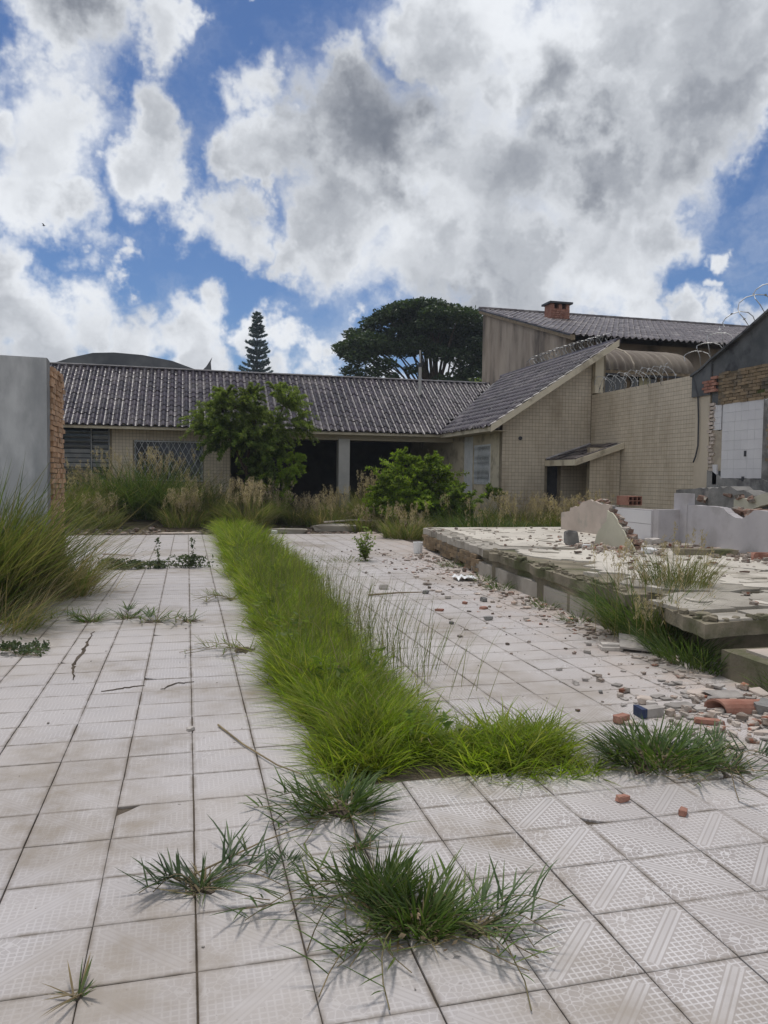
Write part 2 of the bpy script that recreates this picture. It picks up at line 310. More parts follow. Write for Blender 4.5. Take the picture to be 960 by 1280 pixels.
# tiled paving: bed, tiles as single pieces near the camera, the far ones joined
PX,PY,X0,Y0=.332,.316,.03,2.32
patio=tag(MB().box(-3.3,-.9,-.06,5.4,19.75,-.0125).build('tiled_paving',MT['soil']),'pale printed floor tiles in a wide driveway, weedy joints',None,None,'structure')
def in_bed(x,y):   # the planting strip left open in the paving
    return (.69<x<(1.37 if 4.22<y<8.4 else 1.70) and 3.58<y<30 and not (1.02<x<1.37 and y<3.9)) or (.69<x<2.03 and 3.58<y<4.22) or (2.35<x<2.70 and 3.58<y<3.9)
def tile_mesh(rot,w,h,chip=None,seed=0):
    """one bevelled floor tile; chip = corner index broken off"""
    b=.0022; a,c=w/2,h/2; ring=[(-a,-c),(a,-c),(a,c),(-a,c)]; q=random.Random(seed)
    if chip is not None:
        p=ring[chip]; pr=ring[chip-1]; nx_=ring[(chip+1)%4]; u1,u2=q.uniform(.10,.34),q.uniform(.10,.34)
        A=(p[0]+(pr[0]-p[0])*u1,p[1]+(pr[1]-p[1])*u1); B=(p[0]+(nx_[0]-p[0])*u2,p[1]+(nx_[1]-p[1])*u2)
        mid=((A[0]+B[0])/2+p[0]*q.uniform(-.08,.10),(A[1]+B[1])/2+p[1]*q.uniform(-.08,.10)); ring=ring[:chip]+[A,mid,B]+ring[chip+1:]
    n=len(ring); k_=1-2*b/w
    V=[(x*k_,y*k_,0) for x,y in ring]+[(x,y,-b) for x,y in ring]+[(x,y,-.013) for x,y in ring]
    F=[tuple(range(n))]+[(n+i,n+(i+1)%n,(i+1)%n,i) for i in range(n)]+[(2*n+i,2*n+(i+1)%n,n+(i+1)%n,n+i) for i in range(n)]
    def uvof(x,y):
        u,v=x/w+.5,y/h+.5
        for _ in range(rot): u,v=v,1-u
        return (u,v)
    uv=[uvof(V[i][0],V[i][1]) for f in F for i in f]
    return V,F,uv
TW,TH=PX-.0048,PY-.0035
tm=[]
for r_ in range(20):
    V,F,uv=tile_mesh(r_%4,TW,TH,None if r_<4 else rnd.randrange(4),r_); L=[i for f in F for i in f]
    tm.append(raw_mesh('tile',V,L,np.cumsum([0]+[len(f) for f in F])[:-1],[len(f) for f in F],MT['tile'],uv=uv))
cells=[]
for i in range(-9,15):
    for j in range(-9,55):
        x,y=X0+PX*(i+.5),Y0+PY*(j+.5)
        if in_bed(x,y) or y>19.6 or y<-.7: continue
        v=Vector((x,y,-1.5)); dp=v.dot(fw)
        seen=dp>.3 and abs(v.dot(rt)/dp)<.53 and -.70<v.dot(up)/dp
        cells.append((not seen,dp,x,y,i,j))
cells.sort(key=lambda c:(c[0],c[1]))
def tile_pose(x,y):
    k=1.+.8*math.sin(x*1.7+y*.9)
    return (x+rnd.gauss(0,.0008),y+rnd.gauss(0,.0008),rnd.gauss(-.0006,.0008)),(rnd.gauss(0,.0022)*k,rnd.gauss(0,.0022)*k,rnd.gauss(0,.002))
sp=[]; rots=[]
for c in cells[:300]:
    loc,rot=tile_pose(c[2],c[3]); sp.append((loc,rot,(1,1,1))); rots.append((c[4]+2*(c[5]%2)+ (1 if (c[4]//2+c[5]//3)%5==0 else 0))%4+(4*rnd.randrange(1,5) if rnd.random()<.055 else 0))
pieces('tile',sp,lambda i:tm[rots[i]],patio)
V_,L_,S_,N_,U_=[],[],[],[],[]; nv=0; nl=0
for c in cells[300:]:
    V,F,uv=tile_mesh((c[4]+2*(c[5]%2))%4,TW,TH); loc,rot=tile_pose(c[2],c[3])
    V=np.array(V); V[:,2]+=rot[0]*V[:,1]-rot[1]*V[:,0]; V_.append(V+np.array(loc))
    for f in F: L_+= [k+nv for k in f]; S_.append(nl); N_.append(len(f)); nl+=len(f)
    U_+=uv; nv+=len(V)
o=link_mesh('tile_field',raw_mesh('tile_field',np.concatenate(V_),L_,S_,N_,MT['tile'],uv=U_),patio,(0,0,0)); o['kind']='stuff'
# cracks: lifted tile edges and soil-filled breaks running across the tiles
def crack(pts,wd,h=.006,seed=1):
    q=random.Random(seed); m=MB(); P=[Vector((p[0],p[1],0)) for p in pts]; out=[]
    for a,b in zip(P,P[1:]):
        for k in range(6): out.append(a.lerp(b,k/6)+Vector((q.uniform(-.012,.012),q.uniform(-.012,.012),0)))
    out.append(P[-1]); A=[];B=[]
    for i,p in enumerate(out):
        t=(out[min(i+1,len(out)-1)]-out[max(i-1,0)]).normalized(); s=Vector((-t.y,t.x,0)); w_=wd*q.uniform(.4,1.2)*(.3+.7*math.sin(math.pi*min(1,max(0,(i+.4)/len(out)))))
        A.append(p+s*w_); B.append(p-s*w_)
    n=len(out); vs=[(p.x,p.y,.001) for p in A]+[(p.x,p.y,.001) for p in B]+[(p.x,p.y,h) for p in out]
    fs=[]
    for i in range(n-1): fs+=[(i,2*n+i,2*n+i+1,i+1),(n+i,n+i+1,2*n+i+1,2*n+i)]
    return m.add(vs,fs)
for k,(pts,wd,lb) in enumerate([
  ([(-.58,5.53),(-.42,5.60),(-.29,5.63)],.012,'dark wavy crack across a tile, left one of two'),
  ([(-.17,5.50),(-.10,5.64),(.05,5.66)],.011,'dark curved crack lifting a tile edge'),
  ([(-.86,7.66),(-.86,7.2),(-.84,6.81),(-.87,6.4),(-.85,6.26),(-.80,5.89)],.017,'long ragged soil-filled crack running along the tiles')]):
    o=crack(pts,wd,.006,k).build('crack',MT['soil'],patio); o['label']=lb

# ================================================================== THE BROKEN PLATFORM ON THE RIGHT
plat=thing('concrete_platform',(4.2,5.1,0),'broken raised concrete floor slab with crumbling edge beside the tiled driveway','platform')
def ragged(a,b,n,amp,seed):
    q=random.Random(seed); return [(a[0]+(b[0]-a[0])*i/n+(q.uniform(-amp,amp) if 0<i<n else 0),a[1]+(b[1]-a[1])*i/n+(q.uniform(-amp,amp) if 0<i<n else 0)) for i in range(n+1)]
e1=ragged((4.90,15.70),(4.36,10.9),26,.035,1); e2=ragged((4.36,10.9),(4.06,6.5),22,.06,2); e3=ragged((4.0,5.75),(3.86,5.06),6,.02,4); e4=ragged((3.86,5.06),(5.3,5.26),10,.025,5)
# slab top course along the far, middle and near lengths
m=MB(); ring=[(4.96,15.72)]+e1[1:]+[(9.2,10.9),(9.2,15.72)]; m.plate(ring,.30,.42); m.build('slab',MT['concrete'],plat)
m=MB(); ring=e2+[(9.2,6.4),(9.2,10.88)]; m.plate(ring,.29,.40); m.build('slab',MT['mossy'],plat)
m=MB(); ring=[(4.30,6.35)]+e3+e4[1:]+[(9.2,5.5),(9.2,6.38)]; m.plate(ring,.28,.395); m.build('slab',MT['mossy'],plat)
def inset(e,d): return [(x+d,y) for x,y in e]
m=MB(); ring=inset(e1,.07)+inset(e2,.05)[1:]+[(4.32,6.3),(4.22,5.42),(9.1,5.6),(9.1,15.6)]; m.plate(ring,-.04,.285); m.build('base_wall',MT['mossy'],plat)
m=MB(); ring=inset(ragged((4.5,11.6),(4.16,6.8),18,.012,9),-.06)+[(4.5,6.8),(4.75,11.6)]; m.plate(ring,-.03,.20); m.build('render',MT['concrete'],plat)
# bricks of the far base wall
m0=MB().box(-.11,-.055,-.032,.11,.055,.032,.004).build('brick',MT['brown_brick'],plat,base=(0,0,0)); bm0=m0.data; bpy.data.objects.remove(m0)
def brickmesh(mat,sx=.11,sy=.05,sz=.03,j=.004,k=4):
    out=[]
    for _ in range(k):
        me=bpy.data.meshes.new('brick'); b=MB().box(-sx,-sy,-sz,sx,sy,sz,j); me.from_pydata(b.v,[],b.f); me.materials.append(mat); out.append(me)
    return out
bb=brickmesh(MT['brown_brick'])
sp=[]
for r_ in range(4):
    for k in range(18):
        y=11.3+.238*k+(.12 if r_%2 else 0); x=4.36+(y-10.9)*(.54/4.8)+.035
        if y>15.5 or (r_<1 and y<14.5 and rnd.random()<.5): continue
        sp.append(((x+rnd.uniform(-.012,.012),y,.06+r_*.068),(rnd.gauss(0,.02),rnd.gauss(0,.02),math.pi/2+.112+rnd.gauss(0,.02)),(1,1,1)))
pieces('brick',sp,lambda i:bb[i%4],plat)
# broken screed plates lying in layers on top
def blob(cx,cy,rx,ry,n,amp,seed):
    q=random.Random(seed); return [(cx+rx*(1+q.uniform(-amp,amp))*math.cos(2*math.pi*i/n),cy+ry*(1+q.uniform(-amp,amp))*math.sin(2*math.pi*i/n)) for i in range(n)]
m=MB(); m.plate([(5.0,15.55)]+[(x+.22,y) for x,y in ragged((5.0,15.5),(4.6,11.3),24,.05,21)][1:]+[(5.6,10.9),(6.2,11.3),(7.2,11.0),(9.1,11.1),(9.1,15.5)],.415,.437); m.build('screed',MT['screed'],plat)
for k,(cx,cy,rx,ry,h) in enumerate([(6.3,9.6,1.35,1.15,.028),(5.75,8.2,1.0,.9,.024),(7.6,8.6,1.2,1.1,.03),(7.4,10.2,.9,.55,.02),(5.1,10.1,.42,.8,.02),(5.2,7.0,.75,.55,.02),(6.5,6.9,1.0,.7,.026),(4.75,6.0,.55,.42,.022),(5.6,5.85,.5,.45,.02),(6.6,6.0,.7,.45,.024)]):
    m=MB(); m.plate(blob(cx,cy,rx,ry,38,.13,40+k),.385,.395+h+.0013*k); m.build('screed',MT['screed'] if k not in(5,7,8) else MT['concrete'],plat)
# plates split by cracks near the corner
m=MB()
for k,(a,b) in enumerate([((4.05,5.12),(4.42,5.42)),((4.45,5.15),(5.2,5.5)),((4.0,5.5),(4.55,6.1))]):
    m.plate([(a[0]+rnd.uniform(-.04,.04),a[1]+rnd.uniform(-.02,.02)),(b[0]+rnd.uniform(-.04,.04),a[1]+.02+rnd.uniform(-.03,.03)),(b[0],b[1]),(a[0]+.03,b[1]-.03)],.39,.412+.006*k)
m.build('slab_flake',MT['concrete'],plat)
# thin broken flakes of screed lying all over the slab
q=random.Random(77); m=MB(); m2=MB()
def on_slab(x,y): return 15.2>y>5.35 and x>(4.10+(y-5.)*.062) and x<8.0
for i in range(75):
    y=5.4+9.6*q.random()**1.5; x=q.uniform(4.2,7.9)
    if not on_slab(x-.1,y): continue
    r0_=q.uniform(.04,.17)*(1 if y<11 else .6); n_=q.randrange(6,11); z=(.424 if y<11 else .4375)+.0009*(i%9)+(.03 if q.random()<.12 else 0); an=q.uniform(0,3.1); st_=q.uniform(1,2.4)
    P=[]
    for k in range(n_):
        t=2*math.pi*k/n_; rr=r0_*q.uniform(.55,1.2); px=rr*st_*math.cos(t); py=rr*.75*math.sin(t); P.append((x+px*math.cos(an)-py*math.sin(an),y+px*math.sin(an)+py*math.cos(an)))
    (m if i%3 else m2).plate(P,z-.035,z+q.uniform(.004,.014))
m.build('screed_flakes',MT['screed'],plat,kind='stuff'); m2.build('screed_flakes',MT['concrete'],plat,kind='stuff')
# step block in front of the platform
st=thing('concrete_step',(4.3,4.6,0),'low grey concrete step with tile remains in front of the platform corner','step')
m=MB(); ring=ragged((3.99,5.03),(3.97,3.6),12,.012,31)+[(5.2,3.6),(5.2,4.98)]; m.plate(ring,-.03,.205); m.build('block',MT['mossy'],st)
m=MB()
for k in range(3):
    y=3.7+.42*k; m.plate([(4.07+rnd.uniform(-.03,.03),y),(4.75,y+.02),(4.8,y+.36),(4.10+rnd.uniform(-.03,.04),y+.37)],.205,.222+rnd.uniform(0,.004))
m.build('tread_tile',MT['pinkplaster'],st)

# ================================================================== LOW DEMOLISHED WALLS ON THE PLATFORM
def prof(pts,n,amp,seed):
    q=random.Random(seed); S=[];Z=[]
    for (s0,z0),(s1,z1) in zip(pts,pts[1:]):
        for k in range(n): S.append(s0+(s1-s0)*k/n); Z.append(z0+(z1-z0)*k/n+q.uniform(-amp,amp))
    S.append(pts[-1][0]); Z.append(pts[-1][1]); return S,Z
ruin=thing('demolished_wall',(7.8,13.9,.42),'low broken wall stub with dusty beige plaster and ragged top beside the weeds','wall')
S,Z=prof([(14.85,.80),(14.5,.83),(14.45,.92),(14.1,.94),(14.02,1.02),(13.65,1.10),(13.3,1.04),(12.9,1.02)],4,.015,3)
m=MB(); m.strip(S,[.40]*len(S),Z,lambda s,z:(7.70,s,z),lambda s,z:(7.71+.03,s,z)); m.build('plaster',MT['pinkplaster'],ruin)
m=MB(); m.strip(S,[.40]*len(S),[z-.03+rnd.uniform(-.03,.02) for z in Z],lambda s,z:(7.74,s,z),lambda s,z:(7.86,s,z)); m.build('core',MT['greymortar'],ruin)
rb=brickmesh(MT['ruin_brick'],.10,.05,.03,.012)
sp=[]
for k in range(16):
    y=rnd.uniform(12.95,14.2); sp.append(((7.80+rnd.uniform(-.03,.05),y,1.02+rnd.uniform(0,.05)+(.03 if y<13.6 else -.05)),(rnd.gauss(0,.2),rnd.gauss(0,.2),rnd.uniform(0,3)),(rnd.uniform(.4,.9),1,rnd.uniform(.6,1))))
pieces('brick',sp,lambda i:rb[i%4],ruin)
# hollow brick block on the wall top: a thing lying there
hb=thing('hollow_brick',(7.98,12.75,1.0),'red hollow clay brick lying on top of the broken wall','brick')
m=MB(); x0,y0,z0,x1,y1,z1=7.84,12.52,1.03,8.12,12.92,1.20
t_=.014
for k in range(3): m.box(x0,y0,z0+k*(z1-z0-t_)/2,x1,y1,z0+k*(z1-z0-t_)/2+t_)
for k in range(4): xx=x0+k*(x1-x0-t_)/3; m.box(xx,y0+.002,z0+t_,xx+t_,y1-.002,z1-t_)
m.box(x0-.003,y0+.02,z0,x0,y1,z1); m.build('shell',MT['red_brick'],hb)
# triangular remnant with pale green plaster
tri=thing('wall_remnant',(6.55,10.7,.42),'triangular remnant of a wall, pale green plaster with a sloping broken brick edge','wall')
S,Z=prof([(11.35,.44),(11.3,.62),(11.0,.84),(10.98,1.0),(10.8,.96),(10.6,.78),(10.4,.62),(10.15,.43)],4,.02,6)
m=MB(); m.strip(S,[.40]*len(S),Z,lambda s,z:(6.50,s,z),lambda s,z:(6.525,s,z)); m.build('plaster',MT['greenplaster'],tri)
sp=[]
for (s0,z0),(s1,z1) in zip([(10.95,1.0),(10.7,.86),(10.5,.70),(10.3,.53)],[(10.7,.86),(10.5,.70),(10.3,.53),(10.12,.40)]):
    for k in range(4):
        t=k/4; sp.append(((6.585+rnd.uniform(-.02,.03),s0+(s1-s0)*t,z0+(z1-z0)*t+rnd.uniform(-.05,.02)),(rnd.gauss(0,.25),rnd.gauss(0,.25),rnd.uniform(-.5,.5)),(.55,rnd.uniform(.8,1.2),rnd.uniform(.7,1.1))))
pieces('brick',sp,lambda i:rb[i%4],tri)
S2=[s for s in S]; m=MB(); m.strip(S2,[.40]*len(S2),[max(.41,z-.05) for z in Z],lambda s,z:(6.526,s,z),lambda s,z:(6.66,s,z)); m.build('core',MT['greymortar'],tri)
# lilac wall: panel, return, pilaster and long low run
lw=thing('lilac_wall',(8.1,11.6,.42),'low lilac-grey tiled wall with a short pilaster and a bite out of its top','wall')
m=MB(); m.box(7.78,11.66,.40,7.93,12.88,.985); m.build('panel',MT['lilac'],lw)
m=MB(); m.box(7.772,11.70,.74,7.779,12.86,.965); m.box(7.772,11.70,.46,7.779,12.86,.728); m.build('panel_slab',MT['whitetile'],lw)
m=MB(); m.box(7.785,11.50,.40,8.20,11.655,1.0); m.build('wall_return',MT['lilac'],lw)
m=MB(); m.box(8.19,11.30,.40,8.34,11.66,1.28); m.build('pilaster',MT['lilac'],lw)
S,Z=prof([(11.298,1.09),(10.6,1.09),(10.4,1.07),(10.3,1.0),(10.12,.94),(9.98,.93),(9.85,.99),(9.72,1.07),(9.2,1.06),(7.0,1.03)],4,.004,8)
m=MB(); m.strip(S,[.40]*len(S),Z,lambda s,z:(8.20,s,z),lambda s,z:(8.34,s,z)); m.build('low_wall',MT['lilac'],lw)
sp=[]
for k in range(11):
    y=rnd.uniform(9.75,10.5); sp.append(((8.40+rnd.uniform(-.02,.12),y,1.0+rnd.uniform(-.08,.05)),(rnd.gauss(0,.2),rnd.gauss(0,.2),rnd.uniform(-.7,.7)+1.5),(rnd.uniform(.5,1),1,1)))
pieces('brick',sp,lambda i:rb[i%4],lw)

# ================================================================== LEFT RENDERED WALL WITH THE BROKEN BRICK END
gw=thing('rendered_wall',(-3,10.6,0),'tall smooth grey cement wall with a broken brick end on the left','wall')
S=[-9,-6,-4,-3,-2.4,-2.0,-1.715]; Z=[2.99,2.985,2.98,2.965,2.955,2.95,2.945]
m=MB(); m.strip(S,[-.06]*7,Z,lambda s,z:(s,10.50,z),lambda s,z:(s,10.62,z)); m.build('render',MT['grey_plaster'],gw)
m=MB(); S,Z=prof([(10.503,2.945),(10.62,2.94),(10.72,2.93)],3,.006,11); m.strip(S,[-.06]*len(S),Z,lambda s,z:(-1.712,s,z),lambda s,z:(-1.83,s,z)); m.build('render_edge',MT['edge_plaster'],gw)
m=MB(); m.box(-1.98,10.725,-.06,-1.728,11.70,2.86); m.build('core',MT['mortar'],gw)
ob=brickmesh(MT['brick'],.108,.05,.029,.005)
sp=[]
for r_ in range(42):
    z=.0+r_*.0695
    for k in range(5):
        y=10.80+k*.228+(.114 if r_%2 else 0); top=2.93-max(0,(y-11.25))*.16
        if y>11.78 or z>top: continue
        proud=rnd.uniform(-.010,.008)+(rnd.uniform(0,.018) if r_>14 and rnd.random()<.4 else 0)
        sc_=rnd.uniform(.6,1.) if r_>14 and rnd.random()<.3 else 1.
        sp.append(((-1.745+proud,y,z+rnd.gauss(0,.002)),(rnd.gauss(0,.02),rnd.gauss(0,.02),math.pi/2+rnd.gauss(0,.03)),(sc_,1,1)))
pieces('brick',sp,lambda i:ob[i%4],gw)

# ================================================================== THE HOUSE
FLOOR=.30
house=thing('house',(3.,24.6,.25),'long low abandoned house with dark glazed tile roof, open porch and tiled beige walls','house')
# ---- walls of the main front (x to the right, y away)
m=MB()
m.box(-9,24.6,.0,-3.62,24.8,2.95); m.box(-2.26,24.6,.0,-1.55,24.8,2.95); m.box(.48,24.6,.0,1.33,24.8,2.95)
m.box(-3.62,24.602,.0,-2.26,24.798,.95); m.box(-1.55,24.602,.0,.48,24.798,1.30); m.box(-1.55,24.602,2.52,.48,24.798,2.948)
m.box(-3.62,24.602,2.88,-2.26,24.798,2.948)
m.build('wall',MT['grout'],house)
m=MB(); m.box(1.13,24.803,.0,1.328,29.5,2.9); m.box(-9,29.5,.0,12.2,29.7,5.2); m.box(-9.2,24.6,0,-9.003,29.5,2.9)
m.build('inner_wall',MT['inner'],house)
m=MB(); m.box(1.34,24.3,.0,8.6,29.49,FLOOR); m.build('porch_floor',MT['greymortar'],house)
m=MB(); m.box(-8.9,24.05,2.86,8.58,29.49,2.90); m.build('ceiling',MT['soffit'],house)
def tile_panel(name,parent,mat,axis,plane,a0,a1,z0,z1,pitch_a,pitch_z,gap=.0075,depth=.003,sgn=-1,holes=(),top=None,pane_jit=.0009):
    """wall tiles one by one, joined into one part; axis 'x' means the wall runs along x at y=plane"""
    V=[];L=[];n=0; na=max(1,round((a1-a0)/pitch_a)); nz=max(1,round((z1-z0)/pitch_z)); pa=(a1-a0)/na; pz=(z1-z0)/nz
    for i in range(na):
        for j in range(nz):
            u0,u1,w0,w1=a0+i*pa+gap/2,a0+(i+1)*pa-gap/2,z0+j*pz+gap/2,z0+(j+1)*pz-gap/2
            if any(u1>h[0] and u0<h[1] and w1>h[2] and w0<h[3] for h in holes): continue
            t0=t1=w1
            if top:
                t0=min(w1,top(u0)); t1=min(w1,top(u1))
                if max(t0,t1)<w0+.02: continue
                t0=max(t0,w0+.01); t1=max(t1,w0+.01)
            d=plane+sgn*(depth+rnd.uniform(-pane_jit,pane_jit)); tl=[rnd.uniform(-pane_jit,pane_jit) for _ in range(4)]
            q=[(u0,w0),(u1,w0),(u1,t1),(u0,t0)]
            pts=[(u,d+tl[k],w) for k,(u,w) in enumerate(q)]+[(u,plane,w) for u,w in q]
            if axis=='y': pts=[(p[1],p[0],p[2]) for p in pts]
            V+=pts; flip=(axis=='x')==(sgn<0)
            for f in ((0,1,2,3),(1,0,4,5),(2,1,5,6),(3,2,6,7),(0,3,7,4)):
                L+=[n+k for k in (f if flip else f[::-1])]
            n+=8
    nf=len(L)//4; o0=WPOS[parent.name]
    V=np.array(V)-np.array(o0)
    o=link_mesh(name,raw_mesh(name,V,L,np.arange(nf)*4,np.full(nf,4),mat),parent,o0); o['kind']='stuff'; return o
tile_panel('wall_tiles',house,MT['beige_tile'],'x',24.6,-8.9,1.30,.05,2.93,.10,.10,holes=[(-3.62,-2.26,.95,2.88),(-1.55,.48,1.30,2.52)])
# ---- louvred window
wn=MB(); 
for a in ((-3.62,-3.585),(-2.80,-2.765),(-2.295,-2.26)): wn.box(a[0],24.57,.95,a[1],24.62,2.88)
wn.box(-3.585,24.573,.95,-2.295,24.617,.985); wn.box(-3.585,24.573,2.845,-2.295,24.617,2.88)
win=wn.build('window',MT['slat'],house)
mm=MB().box(-.375,-.004,-.055,.375,.004,.055); me1=bpy.data.meshes.new('slat'); me1.from_pydata(mm.v,[],mm.f); me1.materials.append(MT['slat'])
mm=MB().box(-.225,-.004,-.055,.225,.004,.055); me2=bpy.data.meshes.new('slat'); me2.from_pydata(mm.v,[],mm.f); me2.materials.append(MT['slat'])
sp=[]; ms=[]
for k in range(13):
    z=1.06+k*.138
    for c,me in ((-3.19,me1),(-2.53,me2)):
        if c>-3 and 6<k<12 and k%2: tilt=.5
        else: tilt=rnd.choice((.95,1.05,1.15)) if k not in (5,6,7,8) else .25
        sp.append(((c,24.60,z),(tilt,0,rnd.gauss(0,.004)),(1,1,1))); ms.append(me)
pieces('slat',sp,lambda i:ms[i],win)
MB().box(-3.6,24.75,.96,-2.28,24.77,2.87).build('pane',MT['glass'],win)
# ---- window with the white diamond grille
wn=MB(); wn.box(-1.55,24.60,1.30,-1.50,24.70,2.52); wn.box(.43,24.60,1.30,.48,24.70,2.52); wn.box(-1.5,24.603,1.30,.43,24.697,1.345); wn.box(-1.5,24.603,2.475,.43,24.697,2.52); wn.box(-.56,24.606,1.345,-.51,24.69,2.475)
win2=wn.build('window',MT['slat'],house)
MB().box(-1.5,24.70,1.34,.43,24.71,2.48).build('pane',MT['glass'],win2)
gm=MB(); 
gx0,gx1,gz0,gz1=-1.56,.48,1.30,2.50; stp=.185; sl=(gz1-gz0)/.62
def clipbar(x0,s):
    a=(x0,gz0); b=(x0+s*.62,gz1)
    def at(x): return gz0+(x-x0)/(s*.62)*(gz1-gz0)
    (xa,za),(xb,zb)=a,b
    if min(xa,xb)>gx1 or max(xa,xb)<gx0: return None
    if xa<gx0: xa,za=gx0,at(gx0)
    if xa>gx1: xa,za=gx1,at(gx1)
    if xb<gx0: xb,zb=gx0,at(gx0)
    if xb>gx1: xb,zb=gx1,at(gx1)
    return (xa,24.55 if s>0 else 24.555,za),(xb,24.55 if s>0 else 24.555,zb)
k=gx0-.7
while k<gx1+.7:
    for s in (1,-1):
        c=clipbar(k,s)
        if c: gm.tube(c,.0075,4,cap=False)
    k+=stp
for z in (gz0,gz1): gm.box(gx0,24.54,z-.012,gx1,24.56,z+.012)
for k in range(13): gm.tube([(gx0+.08+k*.157,24.552,gz1),(gx0+.08+k*.157,24.552,gz1+.07)],.007,4)
gm.build('grille',MT['white_paint'],win2)
# ---- porch column, beam, eaves
m=MB(); m.box(4.70,24.22,.18,5.06,24.58,2.70); col_=m.build('column',MT['column'],house)
m=MB(); m.box(4.685,24.205,.18,5.075,24.595,.95); m.build('column_base',MT['greymortar'],col_)
m=MB(); m.box(1.335,24.30,2.665,8.59,24.56,2.852); m.build('beam',MT['soffit'],house)
m=MB(); m.box(-9,23.93,2.82,8.06,23.965,2.965); m.build('fascia',MT['cream'],house)
m=MB(); m.box(-9,23.968,2.835,8.55,24.30,2.85); m.build('eave_soffit',MT['soffit'],house)
# ---- wing
m=MB(); m.box(8.6,20.4,.0,8.8,21.04,2.93); m.box(8.602,21.04,.0,8.798,22.32,1.31); m.box(8.602,21.04,2.5,8.798,22.32,2.93); m.box(8.6,22.32,.0,8.8,29.4,2.93)
m.build('wall',MT['cream'],house)
def wing_top(x): return 2.90+.657*(x-8.1)
m=MB(); S=[8.6,9.6,9.96,10.0,10.86,10.9,11.4,11.78]
def gable_strip(x0,x1,z0):
    S=[x0,(x0+x1)/2,x1]; m.strip(S,[z0]*3,[wing_top(s)-.04 for s in S],lambda s,z:(s,20.20,z),lambda s,z:(s,20.40,z))
gable_strip(8.6,10.0,.0); gable_strip(10.002,10.36,2.05); gable_strip(10.362,11.78,.0); m.build('gable_wall',MT['grout'],house)
tile_panel('wall_tiles',house,MT['beige_tile'],'x',20.2,8.6,11.34,.06,5.0,.10,.10,holes=[(10.0,10.36,0,2.05)],top=lambda x:wing_top(x)-.06)
m=MB(); m.box(10.002,20.28,.1,10.358,20.33,2.045); m.build('doorway_dark',MT['dark_metal'],house)  # dark panel set in the doorway, its colour stands for the shade inside
# porch enclosure under the little roof
m=MB(); m.box(10.42,18.55,.0,11.34,18.70,2.36); m.build('side_wall',MT['grout'],house)
tile_panel('wall_tiles',house,MT['beige_tile'],'x',18.55,10.42,11.33,.06,2.34,.10,.10)
m=MB(); m.tube([(9.14,20.16,2.64),(9.14,20.25,2.64)],.055,10); m.build('vent_hole',MT['dark_metal'],house)
# small lean-to roof
def leanz(x): return 2.02+(x-9.95)*.335
can=MB(); can.hexa([(9.95,18.42,leanz(9.95)-.03),(11.33,18.42,leanz(11.33)-.03),(11.33,20.19,leanz(11.33)-.03),(9.95,20.19,leanz(9.95)-.03),(9.95,18.42,leanz(9.95)),(11.33,18.42,leanz(11.33)),(11.33,20.19,leanz(11.33)),(9.95,20.19,leanz(9.95))])
can=can.build('lean_to_roof',MT['dark_metal'],house)
m=MB()
for k in range(6):
    for r_ in range(4):
        if (k,r_) in ((1,1),(2,2),(4,1),(0,3),(3,0)): continue
        x0=9.97+r_*.345; y0=18.44+k*.29; x1=x0+.335; y1=y0+.27
        d=.012+rnd.uniform(0,.02)
        m.hexa([(x0,y0,leanz(x0)+.004),(x1,y0,leanz(x1)+.004),(x1,y1,leanz(x1)+.004),(x0,y1,leanz(x0)+.004),(x0,y0,leanz(x0)+d+.02),(x1,y0,leanz(x1)+d),(x1,y1,leanz(x1)+d),(x0,y1,leanz(x0)+d+.02)])
m.build('roof_sheet',MT['roof_old'],can)
m=MB(); m.hexa([(9.93,18.385,leanz(9.93)-.15),(11.34,18.385,leanz(11.34)-.15),(11.34,18.415,leanz(11.34)-.15),(9.93,18.415,leanz(9.93)-.15),(9.93,18.385,leanz(9.93)+.01),(11.34,18.385,leanz(11.34)+.01),(11.34,18.415,leanz(11.34)+.01),(9.93,18.415,leanz(9.93)+.01)])
m.box(9.918,18.418,leanz(9.93)-.15,9.948,20.19,leanz(9.93)+.01); m.build('fascia',MT['cream'],can)
m=MB(); m.tube([(9.95,20.17,leanz(9.95)+.05),(11.33,20.17,leanz(11.33)+.05)],.03,6); m.build('flashing',MT['ridge'],can)
# wing window with folded white grille
wn=MB(); wn.box(8.58,21.04,1.31,8.66,21.09,2.5); wn.box(8.58,22.27,1.31,8.66,22.32,2.5); wn.box(8.583,21.09,1.31,8.657,22.27,1.355); wn.box(8.583,21.09,2.455,8.657,22.27,2.5)
win3=wn.build('window',MT['white_paint'],house)
MB().box(8.70,21.05,1.32,8.71,22.31,2.49).build('pane',MT['glass'],win3)
gm=MB()
for k in range(14):
    y=21.08+k*.088
    for j in range(5):
        z0=1.36+j*.22; z1=z0+.22; s=.03 if j%2 else -.03
        gm.tube([(8.555,y+s,z0),(8.555,y-s,z1)],.009,4,cap=False)
    gm.tube([(8.55,y,1.34),(8.55,y,2.47)],.006,4,cap=False)
gm.build('grille',MT['white_paint'],win3)
m=MB()
m.box(8.56,22.36,1.0,8.60,23.1,2.80)
sh=m.build('shutter',MT['cream'],house)
m=MB()
for k in range(6): m.box(8.535,22.38+k*.125,1.02,8.558,22.44+k*.125,2.78)
m.build('shutter_slat',MT['white_paint'],sh)
